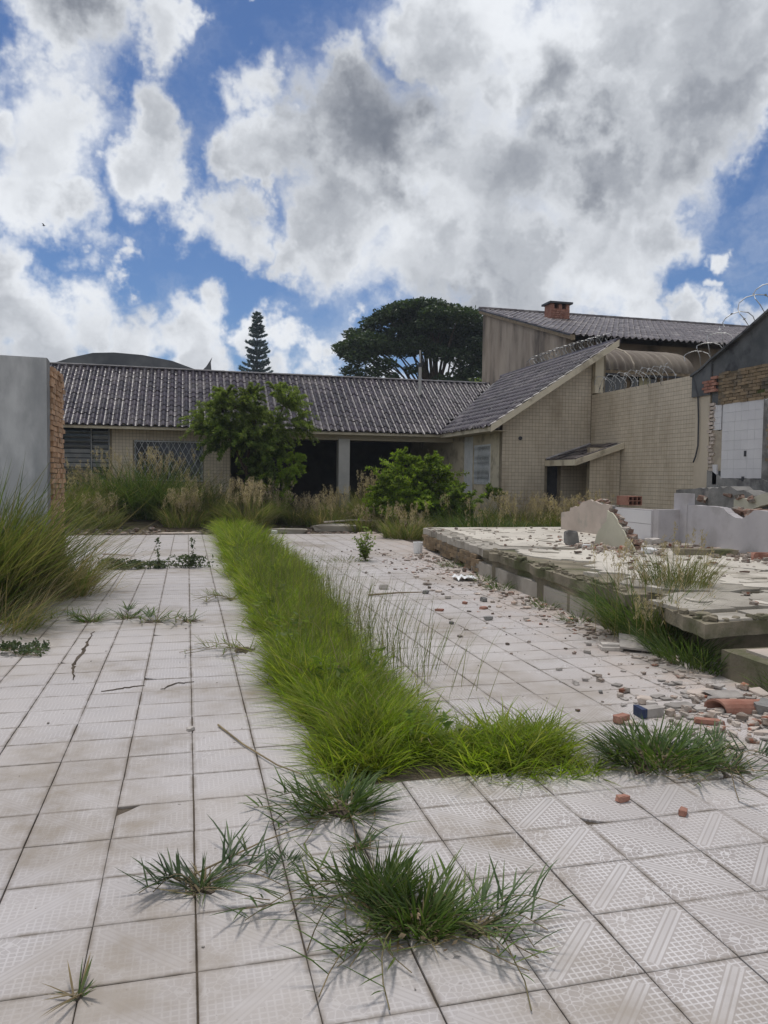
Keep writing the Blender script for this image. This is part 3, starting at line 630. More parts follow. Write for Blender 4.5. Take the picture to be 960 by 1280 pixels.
# fascias of the wing and the sloping verge board
m=MB(); m.box(8.02,19.68,2.79,8.055,23.92,2.93); m.build('fascia',MT['cream'],house)
m=MB(); m.box(8.057,19.70,2.80,8.60,23.96,2.812); m.build('eave_soffit',MT['soffit'],house)
def slope_board(x0,x1,y0,y1,lo,hi):
    z=lambda x:2.93+.657*(x-8.05)
    return [(x0,y0,z(x0)+lo),(x1,y0,z(x1)+lo),(x1,y1,z(x1)+lo),(x0,y1,z(x0)+lo),(x0,y0,z(x0)+hi),(x1,y0,z(x1)+hi),(x1,y1,z(x1)+hi),(x0,y1,z(x0)+hi)]
m=MB(); m.hexa(slope_board(8.02,11.86,19.62,19.66,-.15,.035)); m.build('verge_board',MT['cream'],house)
m=MB(); m.hexa(slope_board(8.06,11.80,19.663,20.2,-.04,-.02)); m.build('eave_soffit',MT['soffit'],house)
m=MB(); m.box(11.36,20.02,3.98,11.62,20.19,5.02); m.build('pilaster',MT['cream'],house)
# ---- roofs of single curved tiles
def roof(name,parent,mat,O,ux,us,un,ncol,nrow,w,l,keep,seed=0,amp=.055,half=8):
    """S-shaped clay tiles laid row over row; O lower left corner, ux across, us up the slope, un outward"""
    q=np.random.RandomState(seed); O,ux,us,un=map(np.array,(O,ux,us,un))
    t=np.linspace(0,1,half); prof_=np.where(t<.62,amp*np.sin(np.pi*np.clip(t/.62,0,1)),-.012*np.sin(np.pi*np.clip((t-.62)/.38,0,1)))
    V=[];L=[];n=0
    for r_ in range(nrow):
        for c in range(ncol):
            b=O+ux*(c*w)+us*(r_*l)
            if not keep(b+ux*w/2+us*l/2): continue
            dz=q.uniform(-.009,.009); sk=q.normal(0,.014); lf=q.uniform(-.014,.014)-(q.uniform(.03,.09) if q.rand()<.03 else 0)
            low=[b+ux*(t[k]*w*1.02)+us*(lf-.03+sk*t[k])+un*(prof_[k]*.97+.018+dz) for k in range(half)]
            mid=[b+ux*(t[k]*w*1.02)+us*(lf+.055+sk*t[k])+un*(prof_[k]+.027+dz) for k in range(half)]
            hi=[b+ux*(t[k]*w*1.02)+us*(l+.02)+un*(prof_[k]*.92+.002) for k in range(half)]
            lip=[p-un*.022 for p in low]
            V+=low+hi+lip+mid
            for k in range(half-1):
                L+=[n+3*half+k,n+3*half+k+1,n+half+k+1,n+half+k, n+k,n+k+1,n+3*half+k+1,n+3*half+k, n+2*half+k,n+2*half+k+1,n+k+1,n+k]
            n+=4*half
    nf=len(L)//4; o0=np.array(WPOS[parent.name]); me=raw_mesh(name,np.array(V)-o0,L,np.arange(nf)*4,np.full(nf,4),mat,smooth=False)
    o=link_mesh(name,me,parent,Vector(o0)); o['kind']='stuff'; return o
sn,cs=.5547,.8321
# boarding under the tiles closes the roof (front and back slopes)
m=MB(); m.hexa([(-9.2,23.9,2.90),(8.1,23.9,2.90),(11.15,26.95,4.93),(-9.2,26.95,4.93),(-9.2,23.9,2.925),(8.1,23.9,2.925),(11.15,26.95,4.955),(-9.2,26.95,4.955)])
m.hexa([(-9.2,26.96,4.93),(11.1,26.96,4.93),(11.1,30.2,2.8),(-9.2,30.2,2.8),(-9.2,26.96,4.955),(11.1,26.96,4.955),(11.1,30.2,2.83),(-9.2,30.2,2.83)])
roof_o=m.build('roof',MT['dark_metal'],house)
m=MB(); m.hexa([(8.05,19.66,2.90),(11.82,19.66,5.375),(11.82,27.9,5.375),(8.05,23.9,2.90),(8.05,19.66,2.925),(11.82,19.66,5.40),(11.82,27.9,5.40),(8.05,23.9,2.925)])
m.build('roof',MT['dark_metal'],house)
roof('roof_tiles',roof_o,MT['roof'],(-9.2,23.86,2.93),(1,0,0),(0,cs,sn),(0,-sn,cs),92,12,.222,.305,lambda p:p[0]<8.1+(p[1]-23.95)*1.0,1)
sw,cw=.5491,.8357
roof('roof_tiles',roof_o,MT['roof'],(8.0,24.0+4.3,2.925),(0,-1,0),(cw,0,sw),(-sw,0,cw),39,15,.222,.302,lambda p:(p[1]<23.95+(p[0]-8.1)/1.0) and p[1]>19.62,2)
# ridge caps and the pale mortar line
def ridge_caps(pts_a,pts_b,n,r,mat,parent,name='ridge_tiles'):
    a,b=Vector(pts_a),Vector(pts_b); m=MB()
    for k in range(n):
        p=a.lerp(b,k/n); q_=a.lerp(b,(k+1.06)/n); m.tube([p+Vector((0,0,rnd.uniform(-.006,.006))),q_+Vector((0,0,.018))],r,8,r*.9)
    o=m.build(name,mat,parent); o['kind']='stuff'; return o
ridge_caps((-9.2,26.98,4.96),(10.9,26.98,4.97),54,.095,MT['roof'],roof_o)
ridge_caps((11.84,19.64,5.43),(11.84,28.0,5.43),22,.085,MT['roof'],roof_o)
m=MB(); m.tube([(-9.2,26.86,5.035),(-3,26.86,5.05),(2.0,26.86,5.02),(10.7,26.86,5.03)],.022,6); m.build('ridge_flashing',MT['ridge'],roof_o)
m=MB(); m.tube([(8.12,23.93,3.0),(11.1,26.92,5.0)],.05,6); m.build('valley_gutter',MT['dark_metal'],roof_o)
# vent pipe standing on the roof
vp=thing('vent_pipe',(7.93,26.0,4.33),'slim grey vent pipe standing on the dark tile roof before the big tree','pipe')
m=MB(); m.tube([(7.93,26.0,4.25),(7.92,26.0,5.36)],.055,10); m.build('pipe',MT['column'],vp)
m=MB(); m.tube([(7.92,26.0,5.36),(7.92,26.0,5.50)],.075,10); m.build('collar',MT['dark_metal'],vp)
m=MB(); m.tube([(7.92,26.0,5.50),(7.91,26.0,5.95)],.03,8); m.build('rod',MT['column'],vp)

# ================================================================== BOUNDARY WALL ON THE RIGHT WITH THE NEIGHBOUR'S RUINED GABLE
bw=thing('boundary_wall',(11.35,17.5,0),'tall boundary wall covered in square beige tiles right of the house','wall')
m=MB(); m.box(11.352,14.93,-.05,11.55,20.19,3.93); m.build('core',MT['grout'],bw)
tile_panel('wall_tiles',bw,MT['beige_tile'],'y',11.352,15.46,20.18,.10,3.94,.105,.10)
MB().box(11.342,14.95,.05,11.3515,15.45,3.935).build('render',MT['beige_tile'],bw)
cb=thing('hanging_cable',(11.3,15.3,1.9),'black cable hanging down the beige tiled boundary wall','cable')
m=MB(); m.tube([(11.31,15.50,3.90),(11.30,15.42,3.72),(11.295,15.31,3.45),(11.30,15.27,2.9),(11.30,15.26,2.3),(11.28,15.31,2.05),(11.27,15.37,1.92)],.018,6); m.build('cord',MT['dark_metal'],cb)
rg=thing('ruined_gable_wall',(11.35,12.5,0),'ruined wall with sooty sloping gable, exposed brown bricks and a white tiled patch','wall')
S,Z=prof([(15.55,3.90),(15.2,4.02),(14.9,4.18),(14.4,4.38),(13.9,4.58),(13.2,4.90),(12.0,5.50),(11,5.95),(8,5.9)],5,.012,12)
# upper sooty body (the boundary tiles stop under it)
m=MB(); m.strip([s for s in S if s<=14.92],[-.05]*len([s for s in S if s<=14.92]),[z for s,z in zip(S,Z) if s<=14.92],lambda s,z:(11.36,s,z),lambda s,z:(11.60,s,z)); m.build('core',MT['soot'],rg)
m=MB(); S2=[s for s in S if s>=14.85]; m.strip(S2,[3.42+.0*s for s in S2],[z for s,z in zip(S,Z) if s>=14.85],lambda s,z:(11.30,s,z),lambda s,z:(11.345,s,z)); m.build('gable_edge',MT['soot'],rg)
m=MB(); q_=[(15.58,3.92),(15.2,4.04),(14.9,4.20),(14.4,4.40),(13.9,4.60),(13.2,4.92),(12.0,5.52),(11,5.97)]
for a,b in zip(q_,q_[1:]): m.hexa([(11.26,a[0],a[1]-.03),(11.26,b[0],b[1]-.03),(11.62,b[0],b[1]-.03),(11.62,a[0],a[1]-.03),(11.26,a[0],a[1]+.02),(11.26,b[0],b[1]+.02),(11.62,b[0],b[1]+.02),(11.62,a[0],a[1]+.02)][::1])
m.build('coping',MT['soot'],rg)
m=MB(); m.box(11.346,8.5,3.14,11.3575,14.68,3.86); m.build('mortar_bed',MT['earth'],rg)
br2=brickmesh(MT['brown_brick'],.11,.03,.031,.005)
sp=[]
for r_ in range(10):
    z=3.20+r_*.072
    for k in range(26):
        y=14.55-k*.237-(.118 if r_%2 else 0)
        lim=3.92+.08*math.sin(y*2.1)+(14.5-y)*.02
        if z>lim or y<8.6 or rnd.random()<.04: continue
        sp.append(((11.355+rnd.uniform(-.01,.012),y,z),(rnd.gauss(0,.02),rnd.gauss(0,.015),math.pi/2),(1,1,1)))
sp.sort(key=lambda s:-s[0][1])
pieces('brick',sp[:240],lambda i:br2[i%4],rg)
rr2=brickmesh(MT['red_brick'],.10,.03,.029,.004); mo2=brickmesh(MT['pinkplaster'],.10,.03,.029,.006)
sp=[]
for r_ in range(5):
    for k in range(2 if r_<4 else 1):
        sp.append(((11.30+rnd.uniform(-.006,.006),14.76+k*.215+(.07 if r_%2 else 0),3.50+r_*.07),(0,0,math.pi/2),(1,1,1)))
pieces('brick',sp,lambda i:rr2[i%4],rg)
tile_panel('white_tiles',rg,MT['whitetile'],'y',11.352,13.10,14.50,1.56,3.18,.20,.20,gap=.003,depth=.02,pane_jit=.0006)
tile_panel('white_tiles',rg,MT['whitetile'],'y',11.352,14.53,14.80,2.62,3.18,.13,.14,gap=.004,depth=.025,top=lambda s:3.18)
m=MB(); m.plate([(11.30,14.60),(11.352,14.60),(11.352,14.74),(11.30,14.74)],1.42,1.86); m.build('plaster_patch',MT['whitetile'],rg)
m=MB(); S3,Z3=prof([(14.92,1.75),(14.7,1.7),(14.45,1.55),(13.9,1.54),(13.3,1.55),(13.0,1.5)],4,.02,14); m.strip(S3,[.0]*len(S3),Z3,lambda s,z:(11.30,s,z),lambda s,z:(11.352,s,z)); m.build('mortar_band',MT['greymortar'],rg)
m=MB(); S3,Z3=prof([(13.26,3.17),(13.0,3.15),(12.2,3.16),(8.5,3.1)],5,.03,15); m.strip(S3,[1.5]*len(S3),Z3,lambda s,z:(11.325,s,z),lambda s,z:(11.352,s,z)); m.build('mortar_field',MT['greymortar'],rg)
m=MB(); m.strip([14.90,14.75,14.6,14.46],[1.72]*4,[2.62,2.64,2.60,2.62],lambda s,z:(11.335,s,z),lambda s,z:(11.352,s,z)); m.build('mortar_patch',MT['mortar'],rg)
m=MB(); m.box(11.318,13.72,2.02,11.333,13.78,2.14); m.box(11.285,13.74,1.50,11.31,13.79,1.60); m.build('socket_box',MT['dark_metal'],rg)
sp=[(((11.33+rnd.uniform(-.02,.0)),14.83+rnd.uniform(-.05,.05),1.75+k*.085),(rnd.gauss(0,.05),0,math.pi/2+rnd.gauss(0,.05)),(.7,1,1)) for k in range(18)]
pieces('brick',sp,lambda i:mo2[i%4],rg)
sp=[(((11.31+rnd.uniform(-.02,.0)),13.02-rnd.uniform(0,.12),1.6+k*.085),(rnd.gauss(0,.05),0,math.pi/2+rnd.gauss(0,.05)),(.8,1,1)) for k in range(18)]
pieces('brick',sp,lambda i:br2[i%4],rg)
# slumped wall top in front of it: grey lumps and a slanting plaster strip
dl=thing('slumped_wall',(10.6,12.6,0),'low slumped grey wall remains behind the lilac wall, with a slanting beige strip','wall')
S4,Z4=prof([(14.9,1.30),(14.2,1.34),(13.6,1.38),(13.2,1.36),(12.4,1.20),(11.6,1.12),(10.4,1.1)],5,.04,16); m=MB(); m.strip(S4,[.0]*len(S4),Z4,lambda s,z:(10.55+.05*math.sin(s*5),s,z),lambda s,z:(11.0,s,z)); m.build('lump',MT['greymortar'],dl)
m=MB(); S4,Z4=prof([(12.9,1.14),(12.4,1.18),(11.9,1.34),(11.3,1.72),(10.6,2.2)],4,.015,17); m.strip(S4,[z-.22 for z in Z4],Z4,lambda s,z:(10.40,s,z),lambda s,z:(10.53,s,z)); m.build('plaster_strip',MT['greenplaster'],dl)
sp=[((10.45+rnd.uniform(-.1,.1),rnd.uniform(11.2,14.4),1.12+rnd.uniform(-.04,.12)),(rnd.gauss(0,.25),rnd.gauss(0,.25),rnd.uniform(0,3)),(rnd.uniform(.5,1),1,1)) for k in range(16)]
pieces('brick',sp,lambda i:rb[i%4],dl)

# ================================================================== NEIGHBOUR'S HOUSE BEHIND
nb=thing('neighbour_house',(18,27,0),'taller neighbouring house with a blank streaked side wall and sloping grey tile roof','house')
def nz(y): return 6.30+(y-23.3)*.302
m=MB(); S=[23.75+k*.76 for k in range(11)]; m.strip(S,[0]*11,[nz(s)-.06 for s in S],lambda s,z:(12.35,s,z),lambda s,z:(12.60,s,z)); m.build('side_wall',MT['stained'],nb)
m=MB(); m.box(12.602,24.4,0,27,24.65,6.3); m.box(12.602,31.1,0,27,31.3,8.6); m.box(26.8,24.66,0,27,31.09,6.4); m.build('wall',MT['stained'],nb)
for k in range(5): MB().box(13.2+k*2.6,24.36,4.3,14.8+k*2.6,24.39,5.5).build('window',MT['dark_metal'],nb)
L_=math.hypot(1,.302); us=(0,1/L_,.302/L_); un=(0,-.302/L_,1/L_)
m=MB(); m.hexa([(12.2,23.2,nz(23.2)-.05),(27.4,23.2,nz(23.2)-.05),(27.4,31.5,nz(31.5)-.05),(12.2,31.5,nz(31.5)-.05),(12.2,23.2,nz(23.2)-.02),(27.4,23.2,nz(23.2)-.02),(27.4,31.5,nz(31.5)-.02),(12.2,31.5,nz(31.5)-.02)])
nr=m.build('roof',MT['dark_metal'],nb)
roof('roof_tiles',nr,MT['roof_old'],(12.2,23.12,nz(23.12)-.02),(1,0,0),us,un,66,22,.23,.395,lambda p:True,4,.06,7)
ridge_caps((12.2,31.45,nz(31.45)+.03),(27.4,31.45,nz(31.45)+.03),44,.10,MT['roof_old'],nr)
m=MB(); m.box(12.18,23.12,nz(23.12)-.18,12.345,23.14,nz(23.12)); m.hexa([(12.21,23.2,nz(23.2)-.17),(12.24,23.2,nz(23.2)-.17),(12.24,31.5,nz(31.5)-.17),(12.21,31.5,nz(31.5)-.17),(12.21,23.2,nz(23.2)-.03),(12.24,23.2,nz(23.2)-.03),(12.24,31.5,nz(31.5)-.03),(12.21,31.5,nz(31.5)-.03)])
m.build('verge_board',MT['wood'],nr)
ch=MB(); cz=nz(29.0)
ch.box(14.28,28.8,cz-.2,15.10,29.4,cz+.38)
ch=ch.build('chimney',MT['red_brick'],nb)
m=MB(); 
for (a,b) in ((14.28,14.42),(14.62,14.76),(14.96,15.10)): m.box(a,28.8,cz+.383,b,29.4,cz+.58)
m.build('chimney_pier',MT['red_brick'],ch)
m=MB(); m.box(14.18,28.7,cz+.583,15.20,29.5,cz+.66); m.build('chimney_cap',MT['dark_metal'],ch)
cbm=brickmesh(MT['red_brick'],.10,.02,.03,.004); sp=[]
for r_ in range(5):
    for k in range(4): 
        sp.append(((14.40+k*.2-(.06 if r_%2 else 0),28.795,cz-.03+r_*.085),(0,0,0),(.93,1,1)))
pieces('brick',sp,lambda i:cbm[i%4],ch)
# barrel awning of fibre sheets and the little annex under it
aw=thing('barrel_awning',(13.6,21.7,0),'curved brown fibre-sheet awning behind the razor wire, under the neighbour roof','awning')
V=[];F=[]; nx,na_=190,12
for i in range(nx):
    x=11.95+3.2*i/(nx-1); rip=.045*math.sin(2*math.pi*x/.27)
    for j in range(na_):
        a=math.pi/2*j/(na_-1); rr=1+rip
        V.append((x,22.65-1.85*rr*math.cos(a),4.80+.84*rr*math.sin(a)))
for i in range(nx-1):
    for j in range(na_-1): k=i*na_+j; F.append((k,k+na_,k+na_+1,k+1))
m=MB(); m.add(V,F); m.build('sheet',MT['fibre'],aw,smooth=True)
m=MB(); m.tube([(13.05,20.79,4.8)]+[(13.05,22.63-1.9*math.cos(a),4.80+.90*math.sin(a)) for a in (.2,.5,.8,1.1,1.4)],.035,5); m.build('lap_strip',MT['mortar'],aw)
m=MB(); m.box(11.95,20.80,4.70,15.15,20.84,4.79); m.build('edge_beam',MT['wood'],aw)
ax=thing('annex',(13.6,22,0),'small dark annex wall with brownish window frames behind the razor wire','annex')
m=MB(); m.box(11.9,21.3,0,15.2,21.5,4.7); m.build('wall',MT['brown_brick'],ax)
for a,b in ((12.3,13.1),(13.3,14.2)): MB().box(a,21.26,3.9,b,21.29,4.68).build('window',MT['glass'],ax)
m=MB(); m.box(13.55,21.22,4.3,13.95,21.25,4.66); m.build('panel',MT['yellowed'],ax)
aw2=thing('curved_plastic_awning',(11.98,24.0,0),'small yellowed curved awning below the streaked side wall','awning')
V=[];F=[]
for i in range(24):
    x=11.96+.36*i/23
    for j in range(9):
        a=math.pi/2*j/8; V.append((x,25.2-1.6*math.cos(a)*(1+.02*math.sin(i*1.6)),4.9+.62*math.sin(a)*(1+.02*math.sin(i*1.6))))
for i in range(23):
    for j in range(8): k=i*9+j; F.append((k,k+9,k+10,k+1))
m=MB(); m.add(V,F); m.build('sheet',MT['yellowed'],aw2,smooth=True)
m=MB(); m.tube([(11.97,25.2,4.95),(12.3,25.2,4.95)],.03,5); m.build('rail',MT['wood'],aw2)

# ================================================================== RAZOR WIRE
def coil(name,pts,r,pitch,label,seed,wr=.0085,sag=0.):
    q=random.Random(seed); P=[Vector(p) for p in pts]; seg=[(b-a).length for a,b in zip(P,P[1:])]; tot=sum(seg); n=int(tot/pitch*14)
    out=[]; ph=0
    for i in range(n+1):
        d=tot*i/n; k=0
        while k<len(seg)-1 and d>seg[k]: d-=seg[k]; k+=1
        t=(P[k+1]-P[k]).normalized(); c=P[k]+t*d
        a=t.cross(Vector((0,0,1))).normalized(); b=a.cross(t)
        ph=2*math.pi*i/14; rr=r*(1+.14*math.sin(i*.23+seed)+.06*q.uniform(-1,1))
        out.append(c+a*math.cos(ph)*rr*.85+b*math.sin(ph)*rr+t*(.10*math.sin(ph*2+seed)))
    o=thing(name,tuple(P[0]),label,'razor wire','razor wire coils on the walls')
    m=MB(); m.tube(out,wr,4); m.build('strand',MT['wire'],o)
    m=MB()   # barbs clipped on the strand
    for i in range(1,n,2):
        c=out[i]; t=(out[i+1]-out[i-1]).normalized(); s=Vector((q.uniform(-1,1),q.uniform(-1,1),q.uniform(-1,1))).cross(t).normalized()
        m.add([c+t*.035+s*.004,c+s*.03,c-t*.035+s*.004,c-s*.03],[(0,1,2,3)])
    m.build('barb',MT['wire'],o,kind='stuff'); return o
coil('razor_wire',[(11.45,19.9,4.17),(11.45,18.3,4.14),(11.45,16.6,4.10)],.25,.27,'razor wire coil on the tiled boundary wall below the brown awning',1)
coil('razor_wire',[(11.45,15.7,4.22),(11.45,15.1,4.45),(11.45,14.5,4.68)],.30,.40,'loose tangled razor wire where the tiled wall meets the sooty gable',2)
coil('razor_wire',[(11.45,14.3,4.78),(11.45,13.6,5.08),(11.45,12.9,5.40),(11.45,12,5.85)],.36,.50,'razor wire loops climbing the sooty gable against the sky',3,.010)
coil('razor_wire',[(11.9,25.5,5.62),(11.95,23.4,5.68),(11.98,20.3,5.62)],.17,.26,'razor wire coil above the wing roof ridge before the streaked wall',4)

# ================================================================== LARGE GREY ROOF FAR LEFT
hg=thing('hangar',(-3,46,0),'large grey barrel-roofed shed rising behind the house on the left','shed')
prof_h=[(-9.5,6.6),(-7.6,7.2),(-6.2,7.75),(-5.0,8.08),(-3.9,8.16),(-2.4,8.10),(-.8,7.85),(.4,7.45),(1.4,7.22),(2.4,6.95)]
m=MB(); S=[p[0] for p in prof_h]; Z=[p[1] for p in prof_h]; m.strip(S,[6.0]*len(S),Z,lambda s,z:(s,45.,z),lambda s,z:(s,75.,z)); m.build('roof',MT['hangar'],hg,smooth=False)
m=MB(); m.box(-9.3,45.3,0,2.2,45.6,6.1); m.build('wall',MT['hangar'],hg)
m=MB(); m.add([(.75,44.9,7.30),(1.35,44.9,7.30),(1.30,44.9,7.85),(1.38,44.9,8.15),(1.05,44.9,7.62),(.75,45.1,7.30),(1.35,45.1,7.30),(1.30,45.1,7.85),(1.38,45.1,8.15),(1.05,45.1,7.62)],[(0,1,2,3,4),(9,8,7,6,5),(0,5,6,1),(1,6,7,2),(2,7,8,3),(3,8,9,4),(4,9,5,0)]); m.build('finial',MT['hangar'],hg)
# ---- bird
bd=thing('bird',(-7.59,46,15.0),'tiny dark bird gliding before the white cloud at the left','bird')
m=MB(); b=(-7.59,46,15.0); B=lambda x,y,z:(b[0]+x*.6,b[1]+y*.6,b[2]+z*.6)
m.add([B(-.20,0,0),B(0,-.05,.03),B(.18,0,.0),B(0,.05,.03),B(0,0,-.04)],[(0,1,4),(1,2,4),(2,3,4),(3,0,4),(0,3,1),(1,3,2)])
m.add([B(-.05,-.04,.02),B(.07,-.04,.02),B(-.0,-.30,.10),B(-.10,-.52,.05)],[(0,1,2,3)]); m.add([B(-.05,.04,.02),B(.07,.04,.02),B(.0,.30,.10),B(-.10,.52,.05)],[(3,2,1,0)])
m.build('body',MT['dark_metal'],bd)

# ================================================================== PLANTS
GR=dict(
 lawn=leafmat('bright_green_grass',[(.12,.19,.018),(.185,.27,.022),(.25,.335,.034),(.33,.34,.085)],.55,.5,.25,4.0,(.24,.215,.08),.45),
 dark=leafmat('dark_green_grass',[(.045,.08,.02),(.07,.12,.028),(.10,.155,.04),(.15,.17,.06)],.4,.5,.3,1.5),
 blue=leafmat('blue_green_crabgrass',[(.045,.075,.034),(.065,.105,.042),(.085,.13,.05),(.13,.15,.06)],.35,.48,.3,3),
 tall=leafmat('tall_mixed_grass',[(.09,.13,.03),(.13,.175,.045),(.18,.205,.07),(.27,.235,.125)],.4,.6,.2,1.0,(.24,.19,.12),.5),
 feather=leafmat('feathery_light_leaves',[(.12,.17,.04),(.165,.225,.055),(.21,.27,.075),(.25,.28,.10)],.55,.5,.2,1.0),
 tallgreen=leafmat('tall_olive_grass',[(.06,.095,.022),(.09,.135,.03),(.14,.165,.045),(.22,.205,.09)],.4,.6,.2,1.0,(.25,.21,.11),.5),
 dry=leafmat('dry_straw_grass',[(.24,.19,.11),(.31,.245,.155),(.37,.30,.20),(.16,.15,.07)],.4,.7,.15,2),
 plume=leafmat('tan_seed_heads',[(.36,.29,.21),(.44,.36,.275),(.50,.42,.34)],.45,.8,.1,2),
 shrub=leafmat('fine_shrub_leaves',[(.095,.15,.034),(.14,.205,.048),(.19,.255,.068),(.235,.275,.10)],.6,.5,.25,1.0),
 bright=leafmat('bright_bush_leaves',[(.14,.22,.022),(.20,.30,.032),(.25,.35,.05),(.29,.33,.08)],.55,.5,.25,1.2),
 deep=leafmat('dark_tree_leaves',[(.024,.046,.018),(.038,.066,.025),(.052,.082,.032),(.07,.095,.04)],.3,.5,.25,.35),
 pine=leafmat('haze_blue_needles',[(.085,.13,.15),(.105,.155,.17),(.12,.175,.185)],.25,.6,.2,.4),  # distance haze put into the needle colour as extra blue
 weed=leafmat('grey_green_weed_leaves',[(.06,.09,.05),(.09,.12,.065),(.12,.14,.085)],.35,.6,.2,3),
)
def blade_arrays(P,h,wd,az,lean,droop,twist=None):
    """grass blades: root points, length, width, heading, lean and droop -> vertices and faces (7 vertices, 2 quads + 1 triangle each)"""
    n=len(P); t=np.array([0,.38,.74,1.]); d=np.stack([np.cos(az),np.sin(az),np.zeros(n)],1)
    tw=az+(np.pi/2 if twist is None else twist); s=np.stack([np.cos(tw),np.sin(tw),np.zeros(n)],1)
    out=[]
    for k,tt in enumerate(t):
        hor=(lean*tt+droop*tt*tt)*h; ver=h*tt*np.clip(1-.35*lean*lean,.15,1)-droop*h*tt*tt*.55
        c=P+d*hor[:,None]; c[:,2]+=ver
        c[:,2]=np.maximum(c[:,2],P[:,2]+.004)
        w_=wd*(.75,1.,.65,0)[k]
        if k<3: out+=[c-s*w_[:,None]*.5,c+s*w_[:,None]*.5]
        else: out.append(c)
    V=np.stack(out,1).reshape(-1,3); b=(np.arange(n)*7)[:,None]
    L=np.concatenate([b+np.array([0,1,3,2,2,3,5,4,4,5,6])],1).ravel()
    return V,L,np.tile([4,4,3],n)
class Leaves:
    def __init__(s): s.V=[];s.L=[];s.N=[];s.n=0
    def add(s,V,L,N): s.V.append(V); s.L.append(L+s.n); s.N.append(N); s.n+=len(V)
    def blades(s,P,h,wd,az,lean,droop,twist=None): s.add(*blade_arrays(np.asarray(P,float),h,wd,az,lean,droop,twist))
    def quads(s,C,A,B):
        """leaf diamonds: centre C, half-length vector A, half-width vector B"""
        n=len(C); V=np.stack([C-A,C+B*1.0-A*.1,C+A,C-B-A*.1],1).reshape(-1,3)
        s.add(V,np.arange(4*n),np.full(n,4))
    def build(s,name,mat,parent=None,loc=None,kind=None):
        V=np.concatenate(s.V); L=np.concatenate(s.L); N=np.concatenate(s.N); o0=np.array(WPOS[parent.name] if parent is not None else (loc or (0,0,0)))
        o=link_mesh(name,raw_mesh(name,V-o0,L,np.concatenate([[0],np.cumsum(N)[:-1]]),N,mat),parent,Vector(o0))
        if kind: o['kind']=kind
        return o
def U(a,b,n): return rs.uniform(a,b,n)
def unit(n):
    v=rs.normal(size=(n,3)); return v/np.linalg.norm(v,axis=1)[:,None]
def perp(A,scale):
    B=np.cross(A,unit(len(A))); B/=np.maximum(np.linalg.norm(B,axis=1),1e-6)[:,None]; return B*scale[:,None]
def gz_arr(x,y):
    t=np.clip((y-19.8)/3.2,0,1); return -.05+.30*t*t*(3-2*t)
# ---- lush grass strip in the planting bed
soil=tag(MB().add([(.70,3.60,-.012),(1.69,3.60,-.012),(1.69,20.2,-.012),(.70,20.2,-.012)],[(0,1,2,3)]).build('planting_bed',MT['soil']),None,None,None,'structure')
strip=Leaves()
def bed_points(n,x0,x1,y0,y1):
    return np.stack([U(x0,x1,n),U(y0,y1,n),np.full(n,-.012)],1)
def tussocks(lv,C,per,spread,h0,h1,wd,lean,droop,hvar=.35,bare_corner=False):
    """grass grown in tussocks: blades fan out of each centre C (k,3), each tussock with its own height and tilt"""
    if bare_corner: C=C[~((C[:,0]>1.0)&(C[:,0]<1.40)&(C[:,1]<3.95))]
    k=len(C); H=rs.uniform(h0,h1,k); tz=rs.uniform(0,6.28,k); tl=rs.uniform(0,.35,k); I=np.repeat(np.arange(k),per); n=len(I)
    off=rs.normal(0,spread,(n,2)); P=C[I].copy(); P[:,:2]+=off
    az=np.arctan2(off[:,1],off[:,0])+rs.normal(0,.7,n); mixd=rs.rand(n)<.25; az=np.where(mixd,tz[I]+rs.normal(0,.6,n),az)
    r_=np.clip(np.linalg.norm(off,axis=1)/(spread*2),0,1)
    lv.blades(P,H[I]*U(1-hvar*1.6,1+hvar,n),wd*U(.6,1.4,n),az,lean*(.15+.85*r_)*U(.4,1.5,n)+tl[I]*.6,droop*U(.1,1.5,n),az+np.pi/2+U(-.9,.9,n))
def bed_right(y): return np.where(y<6,1.26+.02*(y-3.7),np.where(y<12,1.27+.07*(y-6),np.where(y<14,1.70,1.70-.10*(y-14))))
for y0,y1,k,per,wd,h0,h1 in ((3.72,5.2,150,60,.0078,.15,.27),(5.2,7.5,210,52,.0085,.14,.27),(7.5,11,330,40,.010,.14,.29),(11,14.5,300,32,.013,.15,.34),(14.5,20.3,230,28,.017,.25,.55)):
    C=bed_points(k,.70,1.46,y0,y1); w_=bed_right(C[:,1]); C[:,0]=.76+np.clip(C[:,1]-12,0,8)*.035+(C[:,0]-.70)/.76*(w_-.82-np.clip(C[:,1]-12,0,8)*.035)+.05*np.sin(C[:,1]*3.1)+rs.normal(0,.03,k)
    tussocks(strip,C,per,.055 if y0<11 else .08,h0,h1,wd,.75,.5,.35,y0<5)
k=170; C=bed_points(k,1.12,1.40,4.0,11); tussocks(strip,C,34,.06,.06,.19,.008,.9,.6)   # shorter growth on the right of the bed
k=90; C=bed_points(k,.67,.78,3.7,17); tussocks(strip,C,34,.035,.08,.2,.008,1.0,.6)      # ragged spill over the rims
k=70; C=bed_points(k,.0,.25,4.3,13); C[:,0]+=bed_right(C[:,1])-.02; tussocks(strip,C,26,.05,.10,.26,.0085,.9,.5)
k=58; C=bed_points(k,1.22,2.02,3.62,4.05); C[:,1]-=.06*np.sin((C[:,0]-1.0)*5); tussocks(strip,C,55,.05,.13,.27,.0078,.8,.5,.35,True)
k=46; C=bed_points(k,.68,2.06,3.47,3.66); C[:,1]+=.04*np.sin(C[:,0]*9); tussocks(strip,C,22,.035,.06,.17,.0075,1.1,.7,.4,True)
k=14; C=bed_points(k,1.02,1.40,3.86,3.95); tussocks(strip,C,30,.04,.08,.2,.0078,.9,.6)
straw=Leaves(); k=110; C=bed_points(k,.74,1.32,3.9,16); C[:,2]=.02; tussocks(straw,C,11,.06,.12,.34,.006,1.0,.7)
